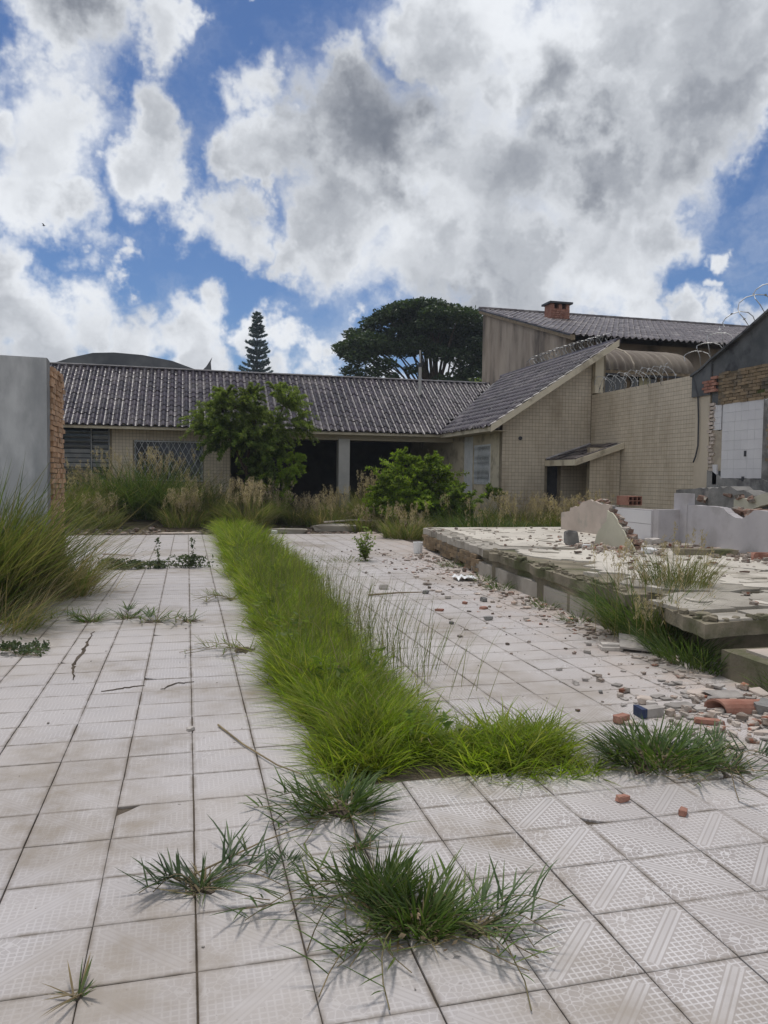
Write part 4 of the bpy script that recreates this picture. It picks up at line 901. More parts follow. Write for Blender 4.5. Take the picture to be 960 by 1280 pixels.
o=straw.build('dead_straw',GR['dry']); tag(o,'dead straw caught in the green strip','grass',None,'stuff')
wl=Leaves()
for i in range(20):
    cx_,cy_=rnd.uniform(.72,1.34),3.8+11*rnd.random()**1.6; n=26; a=U(0,6.28,n); C=np.stack([cx_+rs.normal(0,.05,n),cy_+rs.normal(0,.05,n),U(.05,.26,n)],1); A=np.stack([np.cos(a),np.sin(a),U(-.1,.5,n)],1)*U(.02,.045,n)[:,None]; wl.quads(C,A,perp(A,U(.009,.017,n)))
o=wl.build('broad_leaf_weeds',GR['shrub']); tag(o,'small broad-leaved weeds mixed into the green strip','weeds',None,'stuff')
o=strip.build('grass_strip',GR['lawn']); tag(o,'lush bright green grass strip filling the long planting bed in the paving','grass',None,'stuff')
# taller thin stalks and seed heads standing up from the strip (same growth, its own thin look)
stk=Leaves()
n=3000; P=bed_points(n,.78,1.75,5.2,17); stk.blades(P,U(.30,.54,n),.0036*U(.8,1.4,n),U(0,6.28,n),U(.0,.35,n),U(0,.3,n))
n=90; P=bed_points(n,1.62,2.0,4.6,7.5); stk.blades(P,U(.35,.62,n),.0045*U(.8,1.4,n),U(-.9,.9,n),U(.05,.45,n),U(0,.2,n))
n=300; P=bed_points(n,1.5,2.25,7,13); stk.blades(P,U(.25,.52,n),.004*U(.8,1.4,n),U(-1,1,n),U(.1,.6,n),U(0,.3,n))
o=stk.build('grass_stalks',GR['tall']); tag(o,'thin dry stalks rising out of the green strip','grass',None,'stuff')

# ---- single tufts
def tuft(name,x,y,z,label,mat,n,h0,h1,rad,wd,lean=(.2,1.0),droop=(0,.6),group=None,runners=0,rl=(.2,.5),cat='grass tuft',seedheads=0,elong=1.,rdir=None):
    r_=thing(name,(x,y,z),label,cat,group); lv=Leaves()
    a=U(0,6.28,n); rr=rad*np.sqrt(U(0,1,n)); P=np.stack([x+rr*np.cos(a)*elong,y+rr*np.sin(a),np.full(n,z)],1)
    az=a+U(-.8,.8,n); k=rr/rad
    lv.blades(P,U(h0,h1,n)*(1.1-.35*k),wd*U(.6,1.3,n),az,lean[0]+(lean[1]-lean[0])*np.clip(k*.7+U(0,.5,n),0,1),U(droop[0],droop[1],n),az+np.pi/2+U(-.7,.7,n))
    st_=MB()
    for i in range(runners):
        a0=(rnd.uniform(0,6.28) if rdir is None else rnd.choice(rdir)+rnd.gauss(0,.35)); ln=rnd.uniform(*rl); cv=rnd.uniform(-.9,.9); pts=[]; zz=rnd.uniform(.03,.10)
        for s in range(7):
            t=s/6; aa=a0+cv*t; pts.append((x+math.cos(aa)*(ln*t+.02),y+math.sin(aa)*(ln*t+.02),z+.008+zz*math.sin(math.pi*min(1,t*1.05))*(.6 if t<.9 else 1)))
        st_.tube(pts,.0022,4)
        m_=9; idx=np.clip(U(1.2,6,m_),0,6); i0=np.minimum(idx.astype(int),5); f=(idx-i0)[:,None]; PP=np.array(pts); Q=PP[i0]*(1-f)+PP[i0+1]*f
        lv.blades(Q,U(.06,.15,m_),wd*1.05*U(.7,1.2,m_),a0+cv*.5+U(-1.2,1.2,m_),U(.55,1.25,m_),U(0,.45,m_))
    if cat=='grass tuft':
        k_=max(10,n//4); a=U(0,6.28,k_); rr=rad*1.25*np.sqrt(U(0,1,k_)); P=np.stack([x+rr*np.cos(a)*elong,y+rr*np.sin(a),np.full(k_,z+.002)],1); th=Leaves()
        th.blades(P,U(.04,.13,k_),wd*U(.5,1.1,k_),U(0,6.28,k_),U(.9,1.5,k_),U(0,.3,k_)); th.build('dead_thatch',GR['dry'],r_)
        p_=[]
        for i in range(18): t=2*math.pi*i/18; q_=rad*rnd.uniform(.35,1.15); p_.append((x+q_*math.cos(t)*elong,y+q_*math.sin(t)))
        MB().plate(p_,z-.006,z+.0035).build('root_soil',MT['soil'],r_)
    if lv.V: lv.build('blades',mat,r_)
    if st_.v: st_.build('runner',GR['dry'],r_)
    if seedheads: plumes(r_,x,y,z,seedheads,rad*.9,h1)
    return r_
def plumes(parent,x,y,z,n,rad,h,size=1.,mat=None):
    st_=Leaves(); pl=Leaves()
    for i in range(n):
        a=rnd.uniform(0,6.28); rr=rad*math.sqrt(rnd.random()); b=np.array([x+rr*math.cos(a),y+rr*math.sin(a),z]); hh=h*rnd.uniform(.75,1.2); la=rnd.uniform(0,6.28); ll=rnd.uniform(.02,.25)
        st_.blades(b[None],np.array([hh]),np.array([.006*size]),np.array([la]),np.array([ll]),np.array([.05]))
        tip=b+np.array([math.cos(la)*(ll+.05)*hh,math.sin(la)*(ll+.05)*hh,hh*(1-.35*ll*ll)-.03*hh]); m_=26; k=U(0,1,m_)
        C=tip[None]+np.stack([rs.normal(0,.016*size,m_),rs.normal(0,.016*size,m_),-k*.19*size],1)
        A=unit(m_)*(.017*size); A[:,2]=np.abs(A[:,2])+.012*size; pl.quads(C,A,perp(A,np.full(m_,.0045*size)))
    st_.build('stalk',GR['dry'],parent,kind='stuff'); pl.build('seed_head',mat or GR['plume'],parent,kind='stuff')
tuft('grass_tuft',.675,2.60,0,'upright green grass tuft in the joint, upper half of the big nearest clump',GR['dark'],330,.07,.25,.10,.0075,(.0,.7),(0,.5),None,11,(.18,.5),elong=.8,rdir=(3.14,2.8,-2.8,2.5,3.4))
tuft('grass_tuft',.755,2.40,0,'densest dark tuft with dead leaves at its foot, lower half of the nearest clump',GR['dark'],430,.07,.22,.115,.0075,(.0,.85),(0,.55),None,14,(.18,.5),rdir=(0,-.3,.3,-1.2,-1.9,-2.6,3.1))
tuft('grass_tuft',.93,2.33,0,'low sprawling runners spreading right from the big nearest clump',GR['blue'],46,.04,.12,.06,.0075,(.3,1.1),(0,.5),None,6,(.15,.36),rdir=(0,-.3,.35,-.8,.7))
tuft('grass_tuft',.05,2.80,0,'small spidery grass tuft alone on the left tiles with flat spreading blades',GR['blue'],60,.08,.15,.055,.0085,(.3,1.2),(0,.5),None,9,(.12,.30),rdir=(3.14,2.9,0,.3,-2.6,1.2,-1.2))
tuft('grass_tuft',.67,3.33,0,'medium grass tuft at the bottom left corner of the green strip',GR['dark'],170,.12,.24,.13,.010,(.2,1.1),(0,.6),None,9,(.18,.40),rdir=(3.14,2.7,-2.7,-1.5,-.4))
tuft('grass_tuft',.68,2.97,0,'tiny grass sprig in the joint between two larger tufts',GR['blue'],36,.06,.13,.04,.008,(.3,1.1),(0,.5))
tuft('grass_tuft',-.30,2.28,0,'single tiny grass sprout at a tile corner, bottom left of the paving',GR['blue'],9,.05,.10,.012,.009,(.3,1.0),(0,.4))
tuft('grass_tuft',2.45,3.56,0,'wide round grass tuft with spiky blades on the right joint, separate from the strip',GR['dark'],430,.13,.28,.22,.010,(.15,1.0),(0,.6),None,14,(.25,.5),elong=1.25)
tuft('grass_tuft',2.75,3.36,0,'thin trailing grass with flat runners beside the wide right tuft',GR['blue'],70,.07,.15,.12,.009,(.5,1.3),(0,.5),None,10,(.2,.45))
tuft('weed_sprig',.37,2.90,0,'pale green feathery little weed by the spidery left tuft',GR['weed'],80,.03,.08,.06,.006,(.2,1.0),(0,.4),cat='weed')
for i,(x,y,n,lb) in enumerate([(-.95,8.21,70,'spidery grass tuft in the cross joint, leftmost of its row'),(-.60,8.34,34,'small grass tuft second in the row along the cross joint'),(-.31,8.09,26,'thin flat grass sprig third in the row along the cross joint'),(.02,8.07,16,'tiny grass sprout last in the row along the cross joint')]):
    tuft('grass_tuft',x,y,0,lb,GR['dark'],n,.10,.24,.10,.012,(.4,1.2),(0,.5),'grass tufts in the cross joints',4 if i<3 else 1,(.2,.45))
for i,(x,y,n,h,lb) in enumerate([(-1.15,12.68,110,.17,'low leafy green weed patch, left end of the far joint row'),(-.85,12.66,90,.13,'low green weed patch between its row neighbours on the far joint'),(-.45,12.7,70,.12,'small green weed with an upright stalk on the far joint'),(.08,12.72,120,.2,'bushy grey-green weed with a tall sprig at the right of the far joint')]):
    t_=thing('weed_clump',(x,y,0),lb,'weed','weeds along the far joint'); lv=Leaves()
    C=np.stack([x+rs.normal(0,.13,n*3),y+rs.normal(0,.06,n*3),U(.01,h,n*3)],1); A=unit(n*3)*.035; lv.quads(C,A,perp(A,np.full(n*3,.014)))
    if i>1:
        C=np.stack([x+rs.normal(0,.02,60),y+rs.normal(0,.02,60),U(.1,.48,60)],1); A=unit(60)*.03; lv.quads(C,A,perp(A,np.full(60,.012)))
    lv.build('leaves',GR['weed'],t_)
    m=MB(); m.tube([(x,y,0),(x+.01,y,.25 if i>1 else .1)],.005,4); m.build('stem',GR['dry'],t_)
t_=thing('creeper',(-1.35,6.95,0),'grey-green creeping weed with small leaves lying on the tiles at the left edge','weed'); lv=Leaves(); m=MB()
for k in range(9):
    a=rnd.uniform(-.6,.5); x0=-1.62; pts=[(x0+j*.075,6.88+a*j*.055+rnd.uniform(-.02,.02),.015+.02*(j%2)+.02*math.sin(j)) for j in range(7)]; m.tube(pts,.003,4)
    for p in pts[1:]:
        C=np.array(p)[None]+rs.normal(0,.022,(10,3))*np.array([1,1,.8])+np.array([0,0,.03]); A=unit(10)*.018; lv.quads(C,A,perp(A,np.full(10,.010)))
lv.build('leaves',GR['weed'],t_); m.build('stem',GR['dry'],t_)
for i,(x,y,lb) in enumerate([(.5,6.6,'pinkish trailing weed at the left rim of the green strip'),(.52,9.4,'pale trailing grass reaching over the tiles at the left rim, farther along')]):
    tuft('trailing_grass',x,y,0,lb,GR['tall'],40,.1,.25,.12,.007,(.5,1.2),(0,.5),None,8,(.2,.55),rdir=(3.14,2.7,-2.7))
# ---- sapling on the far paving
sb=thing('sapling',(3.08,13.3,0),'small dark leafy sapling growing from a joint on the right paving','sapling')
m=MB(); lv=Leaves()
for k in range(14):
    a=rnd.uniform(0,6.28); l=rnd.uniform(.06,.24); h=rnd.uniform(.2,.62); p0=np.array((3.08,13.3,0.)); p1=p0+np.array((l*math.cos(a),l*math.sin(a),h)); m.tube([p0,(p0+p1)/2+np.array((0,0,.04)),p1],.006,4,.002)
    q=U(.15,1,42)[:,None]; C=p0+(p1-p0)*q+rs.normal(0,.028,(42,3)); A=unit(42)*.03; A[:,2]*=.6; lv.quads(C,A,perp(A,np.full(42,.014)))
m.build('stem',MT['bark'],sb); lv.build('leaves',GR['shrub'],sb)
n=150; tuft('weed_patch',2.75,13.35,0,'low weeds along the joint left of the small sapling',GR['tall'],120,.06,.16,.35,.012,cat='weed',elong=1.2)

# ---- tall grasses
def clump(name,x,y,z,label,n,h0,h1,rx,ry,wd,mat,lean=(.05,.6),droop=(.1,.8),cat='grass clump',group=None,dry=0,heads=0,hs=1.):
    r_=thing(name,(x,y,z),label,cat,group)
    def pts(k):
        a=U(0,6.28,k); q=np.sqrt(U(0,1,k)); return np.stack([x+rx*q*np.cos(a),y+ry*q*np.sin(a),np.full(k,z)],1),a,q
    P,a,q=pts(n); lv=Leaves(); az=a+U(-1,1,n); lv.blades(P,U(h0,h1,n)*(1.1-.3*q),wd*U(.6,1.3,n),az,U(lean[0],lean[1],n),U(droop[0],droop[1],n),az+np.pi/2+U(-.8,.8,n)); lv.build('blades',mat,r_)
    if dry:
        P,a,q=pts(dry); lv=Leaves(); az=a+U(-1,1,dry); lv.blades(P,U(h0*.8,h1*1.05,dry),wd*.8*U(.6,1.2,dry),az,U(.1,.8,dry),U(.2,1.,dry)); lv.build('dry_blades',GR['dry'],r_)
    if heads: plumes(r_,x,y,z,heads,max(rx,ry)*.9,h1*.95,hs)
    return r_
def meadow(name,x,y,z,label,mat,k,per,rx,ry,sp,h0,h1,wd,lean=.55,droop=.5,dry=0,heads=0,hs=1.,group=None):
    r_=thing(name,(x,y,z),label,'grass clump',group); lv=Leaves()
    a=U(0,6.28,k); q=np.sqrt(U(0,1,k)); C=np.stack([x+rx*q*np.cos(a),y+ry*q*np.sin(a),np.full(k,z)],1)
    tussocks(lv,C,per,sp,h0,h1,wd,lean,droop); lv.build('blades',mat,r_)
    if dry:
        lv=Leaves(); C=C[rs.randint(0,k,max(4,k//2))]; tussocks(lv,C,dry,sp*1.3,h0*.9,h1*1.1,wd*.7,lean*1.2,droop*1.2); lv.build('dry_blades',GR['dry'],r_)
    if heads: plumes(r_,x,y,z,heads,max(rx,ry)*.9,h1*1.0,hs)
    return r_
meadow('tall_grass',-2.2,9.35,-.04,'big dense clump of tall green grass before the grey left wall',GR['tallgreen'],60,75,.42,.75,.10,.8,1.5,.012,.38,.45,18)
meadow('tall_grass',-1.50,10.3,-.04,'tan drying grass leaning over the tiles right of the big left clump',GR['tall'],26,30,.22,.9,.08,.5,1.0,.009,.6,.6,34)
clump('tall_grass',-1.85,7.95,-.04,'dry straw mat fallen over the tiles at the foot of the left clump',420,.3,.75,.45,.35,.008,GR['tall'],(.4,1.1),(.2,.7),dry=420)
hw=[(-2.9,22.4,'tall dull grass under the louvred window',.9,1.3),(-1.7,22.8,'tall green grass under the left part of the diamond grille',.9,1.5),(-.7,22.6,'tall green grass in front of the diamond grille window, right of its neighbour',1.0,1.6),(.3,22.3,'rough grass left of the shrub before the house wall',.7,1.1)]
for x,y,lb,h0,h1 in hw: meadow('tall_grass',x,y,ground_z(x,y),lb,GR['dark'] if 'green' in lb else GR['tall'],38,50,.75,.75,.12,h0*.75,h1*1.15,.018,.5,.45,10,60,1.4,'tall grasses along the house front')
for x,y,lb,h0,h1,n in [(1.55,20.9,'bushy tan seed-head grass at the far end of the green strip',.5,1.05,900),(-.1,21.3,'tan feathery grass at the left of the strip end',.4,.8,500),(3.0,21.6,'low weedy grass before the dark porch opening, left of the column',.3,.7,700),(4.3,22.3,'weedy grass at the foot of the porch column',.3,.8,700),(5.3,21.6,'pinkish feathery grass between the column and the bright bush',.5,1.15,900),(5.2,18.2,'yellow-green grass tuft beside the far platform corner',.3,.75,620),(2.2,21.9,'green weeds with pale heads at the foot of the tall shrub',.45,.9,800),(3.7,21.2,'straw-headed grass in the rubble before the column',.3,.7,500),(-2.2,21.2,'low green weeds with white heads at the left end of the far paving',.3,.7,700),(4.7,20.6,'sparse grass behind the pale pole near the platform',.3,.6,380)]:
    clump('tall_grass',x,y,ground_z(x,y),lb,n,h0*.7,h1*1.25,.5,.55,.015,GR['tall'],(.05,.6),(.1,.7),group='tall grasses along the house front',dry=90,heads=90 if 'feather' in lb or 'seed' in lb else 40,hs=1.4)
for x,y,lb,h0,h1,n in [(7.3,19.1,'dark green grass between the bright bush and the wing window',.5,1.1,1500),(8.5,18.6,'tall grass with pale stems before the tiled gable wall',.5,1.15,1500),(9.5,17.6,'pale feathery dry grass before the lean-to roof',.5,1.2,1200),(8.7,16.6,'green grass behind the far edge of the platform',.4,.85,1200),(6.9,17.0,'green grass at the back corner of the platform below the bush',.5,.95,1400)]:
    clump('tall_grass',x,y,ground_z(x,y),lb,n,h0*.6,h1,.85,.75,.016,GR['tall'] if 'dry' in lb or 'pale' in lb else GR['dark'],(.05,.5),(.1,.7),group='tall grasses behind the platform',dry=260 if 'pale' in lb else 80,heads=95 if 'pale' in lb else 14,hs=1.5)
clump('tall_grass',4.25,6.45,.0,'leaning tall grass clump on the broken platform edge',900,.4,.85,.30,.55,.008,GR['dark'],(.1,.7),(.1,.7),dry=160,heads=26,hs=.9)
clump('tall_grass',4.9,6.9,.40,'thin upright grass growing on top of the platform by its edge',420,.25,.60,.35,.35,.006,GR['tall'],(.05,.5),(.1,.6),dry=60,heads=14,hs=.8)
clump('tall_grass',3.95,5.45,.0,'grass in the dark gap under the platform corner',420,.2,.45,.12,.45,.008,GR['dark'],(.1,.9),(.1,.7))
clump('tall_grass',4.02,4.35,.0,'small green grass tuft against the concrete step',160,.12,.30,.08,.3,.007,GR['dark'],(.1,.9),(.1,.7))
t_=thing('dry_flower_stalks',(4.0,5.9,0),'pale dry flower stalks drooping from the platform edge grass','weed'); plumes(t_,4.0,5.9,.1,12,.22,.42,.9)
edge=[(4.1,9.6),(4.2,10.5),(4.12,8.2),(4.05,7.3),(4.35,12.2)]
for i,((x,y),w_) in enumerate(zip(edge,('below the mossy slab, nearer of two middle ones','where the brick base meets the render','under the mossy slab edge','just past the leaning tall clump','along the brick base'))):
    tuft('edge_weed',x,y,0,'low green weeds '+w_,GR['dark'],90,.08,.22,.22,.009,cat='weed',group='weeds at the platform foot')

# ---- shrubs
def sprays(lv,m,base,n,reach,updir,leaf,wd,nl,seed,spread=.55,droop=.3,frond=True):
    q=np.random.RandomState(seed)
    for i in range(n):
        d=np.array(updir)+q.normal(0,spread,3); d/=np.linalg.norm(d); ln=reach*q.uniform(.55,1.05); pts=[]
        for s in range(6):
            t=s/5; pts.append(np.array(base)+d*ln*t+np.array([0,0,-droop*ln*t*t])+q.normal(0,.02,3)*t)
        m.tube(pts,.012*reach/2,4,.003,cap=False)
        pts=np.array(pts); k=q.uniform(1.2,5,nl); i0=np.minimum(k.astype(int),4); f=(k-i0)[:,None]; C=pts[i0]*(1-f)+pts[i0+1]*f
        side=np.cross(d,q.normal(size=(nl,3))); side/=np.linalg.norm(side,axis=1)[:,None]
        C=C+side*(q.uniform(.0,.22,nl)*reach*.35)[:,None]
        A=side*.7+d*.5+q.normal(0,.35,(nl,3)); A[:,2]-=.15; A/=np.linalg.norm(A,axis=1)[:,None]; A*=(leaf*q.uniform(.6,1.2,nl))[:,None]
        lv.quads(C,A,perp(A,wd*q.uniform(.7,1.2,nl)))
sh=thing('tall_shrub',(1.75,22.9,.25),'tall loose green shrub growing in front of the house wall and over the eave','shrub')
m=MB(); m.tube([(1.75,22.9,.2),(1.78,22.95,.9),(1.70,23.0,1.7),(1.8,23.0,2.5),(1.9,22.9,3.3)],.07,8,.03)
m.tube([(1.72,23.0,1.5),(1.3,22.9,2.4),(1.0,22.8,3.4),(.9,22.8,4.1)],.045,6,.012); m.tube([(1.78,23.0,1.9),(2.4,22.8,2.8),(2.7,22.7,3.4),(2.8,22.7,3.8)],.04,6,.012); m.tube([(1.78,22.9,.9),(2.4,22.6,1.5),(3.1,22.4,1.9)],.035,6,.01); m.tube([(1.78,22.9,.6),(2.2,22.5,1.0),(2.6,22.3,1.1)],.03,6,.01)
m.build('trunk',MT['bark'],sh)
lo=Leaves(); hi=Leaves(); br=Leaves(); tw=MB()
for b,n,rc,ud in [((1.7,22.9,2.5),34,1.0,(-.2,-.2,.5)),((1.2,22.8,2.7),32,1.05,(-.4,-.2,.4)),((2.2,22.8,2.2),32,1.0,(.4,-.2,.2)),((1.9,22.8,1.6),26,.85,(.4,-.4,0)),((2.6,22.5,1.55),16,.75,(.6,-.3,-.1)),((2.3,22.4,.95),14,.7,(.4,-.4,0)),((1.75,22.7,.9),10,.6,(.2,-.5,.1)),((3.0,22.4,1.9),12,.6,(.6,-.2,-.2))]:
    sprays(br if b[0]>2.25 and b[2]<2 else lo,tw,b,n,rc,ud,.075,.024,190,int(b[0]*100),.6)
for b,n,rc,ud in [((1.0,22.8,3.3),38,1.0,(-.3,-.1,.6)),((1.1,22.8,3.8),26,.6,(-.1,0,.6)),((1.75,22.9,3.2),34,1.1,(.0,0,.8)),((2.8,22.7,3.5),34,1.0,(.4,-.1,.5)),((2.6,22.7,3.9),22,.6,(.2,0,.5)),((1.9,22.6,3.0),30,.9,(.1,-.2,.3)),((2.5,22.6,2.9),26,.8,(.3,-.2,.1)),((1.3,22.6,3.4),26,.8,(-.1,-.2,.3)),((.5,22.7,3.0),20,.8,(-.5,-.1,.2)),((3.0,22.6,3.0),22,.85,(.6,-.1,.0)),((1.8,22.8,3.8),26,.65,(.1,0,.6))]:
    sprays(hi,tw,b,n,rc,ud,.048,.012,150,int(b[0]*77+b[2]*5),.6)
lo.build('lower_foliage',GR['shrub'],sh); br.build('bright_foliage',GR['bright'],sh); hi.build('upper_foliage',GR['feather'],sh); tw.build('twigs',MT['bark'],sh)
bu=thing('bright_bush',(6.2,20.9,.1),'rounded bright yellow-green bush in front of the dark porch','bush')
lv=Leaves(); tw=MB()
for k in range(120):
    a=rnd.uniform(0,6.28); r_=rnd.uniform(.1,1.0); b=(6.2+r_*1.25*math.cos(a),20.7+r_*.75*math.sin(a),.25+rnd.uniform(0,1.85)*math.sqrt(max(.05,1.05-r_*r_)))
    sprays(lv,tw,b,9,.5,(math.cos(a)*.5*r_,-.25,.75),.062,.020,58,500+k,.5,.35)
for k in range(30):
    a=rnd.uniform(0,6.28); sprays(lv,tw,(6.2+.5*math.cos(a),20.7+.3*math.sin(a),.6+rnd.uniform(0,.9)),2,1.25,(math.cos(a)*.75,-.15,.55),.06,.02,62,900+k,.3,.3)
lv.build('foliage',GR['bright'],bu)
for k in range(6): tw.tube([(6.2+rnd.uniform(-.3,.3),20.9,.05),(6.2+rnd.uniform(-.7,.7),20.8,1.0),(6.2+rnd.uniform(-1.0,1.0),20.8,1.9+rnd.uniform(-.3,.5))],.025,5,.006)
tw.build('branches',MT['bark'],bu)
gb=thing('green_bush',(7.9,19.9,.1),'darker green bush between the bright bush and the wing wall','bush'); lv=Leaves(); tw=MB()
for k in range(14):
    a=rnd.uniform(0,6.28); b=(7.5+.55*math.cos(a),19.9+.5*math.sin(a),.2+rnd.uniform(0,.9)); sprays(lv,tw,b,8,.65,(math.cos(a)*.4,-.2,.6),.07,.024,70,700+k,.55,.35)
lv.build('foliage',GR['shrub'],gb); tw.build('branches',MT['bark'],gb)
fp=thing('porch_weed',(3.6,23.2,.25),'dark leafy weeds at the porch mouth left of the column','weed'); lv=Leaves(); tw=MB()
for k in range(9): sprays(lv,tw,(2.7+k*.24+rnd.uniform(-.1,.1),23.2+rnd.uniform(-.3,.3),.28),5,.55,(0,-.1,.8),.07,.022,40,800+k,.5,.4)
lv.build('leaves',GR['deep'],fp); tw.build('stem',MT['bark'],fp)

# ---- trees behind the roofs
def tree(name,label,trunk,limbs,pads,leafm,leaf,wd,per,group=None,seed=0,flat=.35):
    q=np.random.RandomState(seed); t_=thing(name,trunk[0],label,'tree',group)
    m=MB(); m.tube(trunk,trunk_r(trunk),9,trunk_r(trunk)*.6)
    m.build('trunk',MT['bark'],t_)
    m=MB()
    for pts,r0_,r1_ in limbs: m.tube(pts,r0_,6,r1_,cap=False)
    m.build('limb',MT['bark'],t_)
    lv=Leaves()
    for (x,y,z,rx,ry,rz) in pads:
        n=int(per*rx*ry); d=q.normal(size=(n,3)); d/=np.linalg.norm(d,axis=1)[:,None]; r_=q.uniform(.25,1,n)**.6
        cl=np.sin(d[:,0]*9+x)*np.sin(d[:,1]*8+y)*np.sin(d[:,2]*7+z*3); r_=r_*(1+.16*cl)
        C=np.array((x,y,z))+d*np.array((rx,ry,rz))*r_[:,None]; C[:,2]-=.18*rz
        A=q.normal(size=(n,3)); A[:,2]*=.5; A/=np.linalg.norm(A,axis=1)[:,None]; A*=(leaf*q.uniform(.6,1.3,n))[:,None]
        lv.quads(C,A,perp(A,wd*q.uniform(.7,1.3,n)))
    lv.build('crown',leafm,t_); return t_
def trunk_r(t): return .35
q=random.Random(5)
cx,cy=15.6,50.; top=13.2
limbs=[]; pads=[]
def canopy_top(x):  # outline of the umbrella crown
    u=(x-cx)/6.3; return 8.6+4.6*max(0,1-abs(u+.02)**2.4) if abs(u)<1 else 8.2
for k in range(46):
    u=q.uniform(-1,1); v=q.uniform(-1,1)
    if u*u+v*v>1: continue
    x=cx+u*5.0; y=cy+v*4.2; z=canopy_top(x)-.55-q.uniform(0,1.6)*(1-abs(u)*.5)
    z-=abs(v)*.8
    pads.append((x,y,z,q.uniform(1.0,1.7),q.uniform(1.,1.6),q.uniform(.40,.68)))
for k in range(15):
    u=-1+2*k/14; x=cx+u*5.3; pads.append((x,cy-q.uniform(0,1.5),canopy_top(x)-.35,q.uniform(.9,1.3),1.2,.45))
for (x,z,r_) in ((10.3,8.3,.8),(10.7,9.2,1.0),(11.3,9.9,1.0),(11.6,8.3,.75),(12.4,8.9,.8),(12.9,8.0,.55),(13.6,9.9,1.0),(14.6,10.2,1.1),(14.3,8.6,.6),(16.0,9.8,1.0),(17.4,9.6,1.1),(18.8,10.4,1.2),(19.5,9.6,1.2),(20.3,8.6,1.2),(18.6,8.2,1.2),(16.6,7.9,1.0),(17.6,7.7,1.1),(18.0,8.6,1.0)): pads.append((x,cy-1.5,z,r_*1.1,r_,r_*.6))
fork=(cx+.6,cy,5.6)
for p in pads[:52]:
    mid=(fork[0]+(p[0]-fork[0])*.5,fork[1]+(p[1]-fork[1])*.5,fork[2]+(p[2]-fork[2])*.62); j=lambda a:tuple(c+q.uniform(-.25,.25) for c in a)
    limbs.append(([fork,j(((fork[0]*2+mid[0])/3,(fork[1]*2+mid[1])/3,(fork[2]*1.6+mid[2])/2.6)),j(mid),(p[0],p[1],p[2]-.15)],.10,.03))
tree('umbrella_tree','large dark umbrella-crowned tree rising behind the house roof',[(cx+.4,cy,0),(cx+.5,cy,3),fork],limbs,pads,GR['deep'],.15,.06,540,None,3)
bp=[(17.0,44,6.7,1.2,1.0,1.0),(18.3,44,6.9,1.0,1.0,.9),(16.1,44,6.2,.9,.9,.8)]
tree('leafy_tree','lower mid-green tree peeking over the roof beneath the umbrella tree',[(17,44,0),(17,44,3),(17,44,5.6)],[([(17,44,5.4),(b[0],b[1],b[2])],.08,.03) for b in bp],bp,GR['shrub'],.15,.065,520,None,9)
# columnar pine with tiers of upswept branches
px_,py_,pt=6.75,78.,18.0
pine=thing('pine_tree',(px_,py_,0),'slim haze-blue conifer with tiered branches against the clouds','tree')
m=MB(); m.tube([(px_,py_,0),(px_,py_,9),(px_,py_,pt-.2)],.28,7,.03); m.build('trunk',MT['bark'],pine)
lv=Leaves(); m=MB(); q2=np.random.RandomState(4)
for k in range(30):
    z=6.0+(pt-.4-6.0)*(k/29)+q2.uniform(-.12,.12); t=(z-6.)/(pt-6.); R_=2.25*(1-t)**.68+.14
    nb_=6
    for b in range(nb_):
        a=2*math.pi*(b+q2.uniform(-.3,.3))/nb_+k*.9; ln=R_*q2.uniform(.6,1.12); pts=[]
        for s in range(5):
            u=s/4; pts.append((px_+math.cos(a)*ln*u,py_+math.sin(a)*ln*u,z+ln*(-.16*u+.42*u*u)))
        m.tube(pts,.03,4,.01,cap=False)
        n=int(34+80*ln); k_=q2.uniform(.12,1,n)*4; i0=np.minimum(k_.astype(int),3); f=(k_-i0)[:,None]; PP=np.array(pts); C=PP[i0]*(1-f)+PP[i0+1]*f+q2.normal(0,.055,(n,3))
        A=q2.normal(size=(n,3))*.6+np.array([math.cos(a),math.sin(a),.5]); A/=np.linalg.norm(A,axis=1)[:,None]; A*=.16; lv.quads(C,A,perp(A,np.full(n,.045)))
m.build('branch',MT['bark'],pine); lv.build('crown',GR['pine'],pine)

# ================================================================== LOOSE DEBRIS
def chunk(sx,sy,sz,seed):
    """an angular broken lump: a jittered, chamfered block"""
    q=random.Random(seed); bm=bmesh.new(); r_=bmesh.ops.create_cube(bm,size=1.)
    bmesh.ops.bevel(bm,geom=list(bm.edges),offset=.13,segments=1,affect='EDGES')
    for v in bm.verts: v.co=Vector((v.co.x*sx*q.uniform(.72,1.2),v.co.y*sy*q.uniform(.72,1.2),v.co.z*sz*q.uniform(.75,1.15)))
    V=[tuple(v.co) for v in bm.verts]; bm.verts.index_update(); F=[tuple(v.index for v in f.verts) for f in bm.faces]; bm.free(); return V,F
def lump(m,x,y,z,sx,sy,sz,seed,rz=0.,tilt=0.):
    V,F=chunk(sx,sy,sz,seed); Rm=Matrix.Rotation(rz,3,'Z')@Matrix.Rotation(tilt,3,'X'); P=[Rm@Vector(v) for v in V]; b=min(p.z for p in P)
    m.add([(p.x+x,p.y+y,p.z-b+z-.002) for p in P],F)
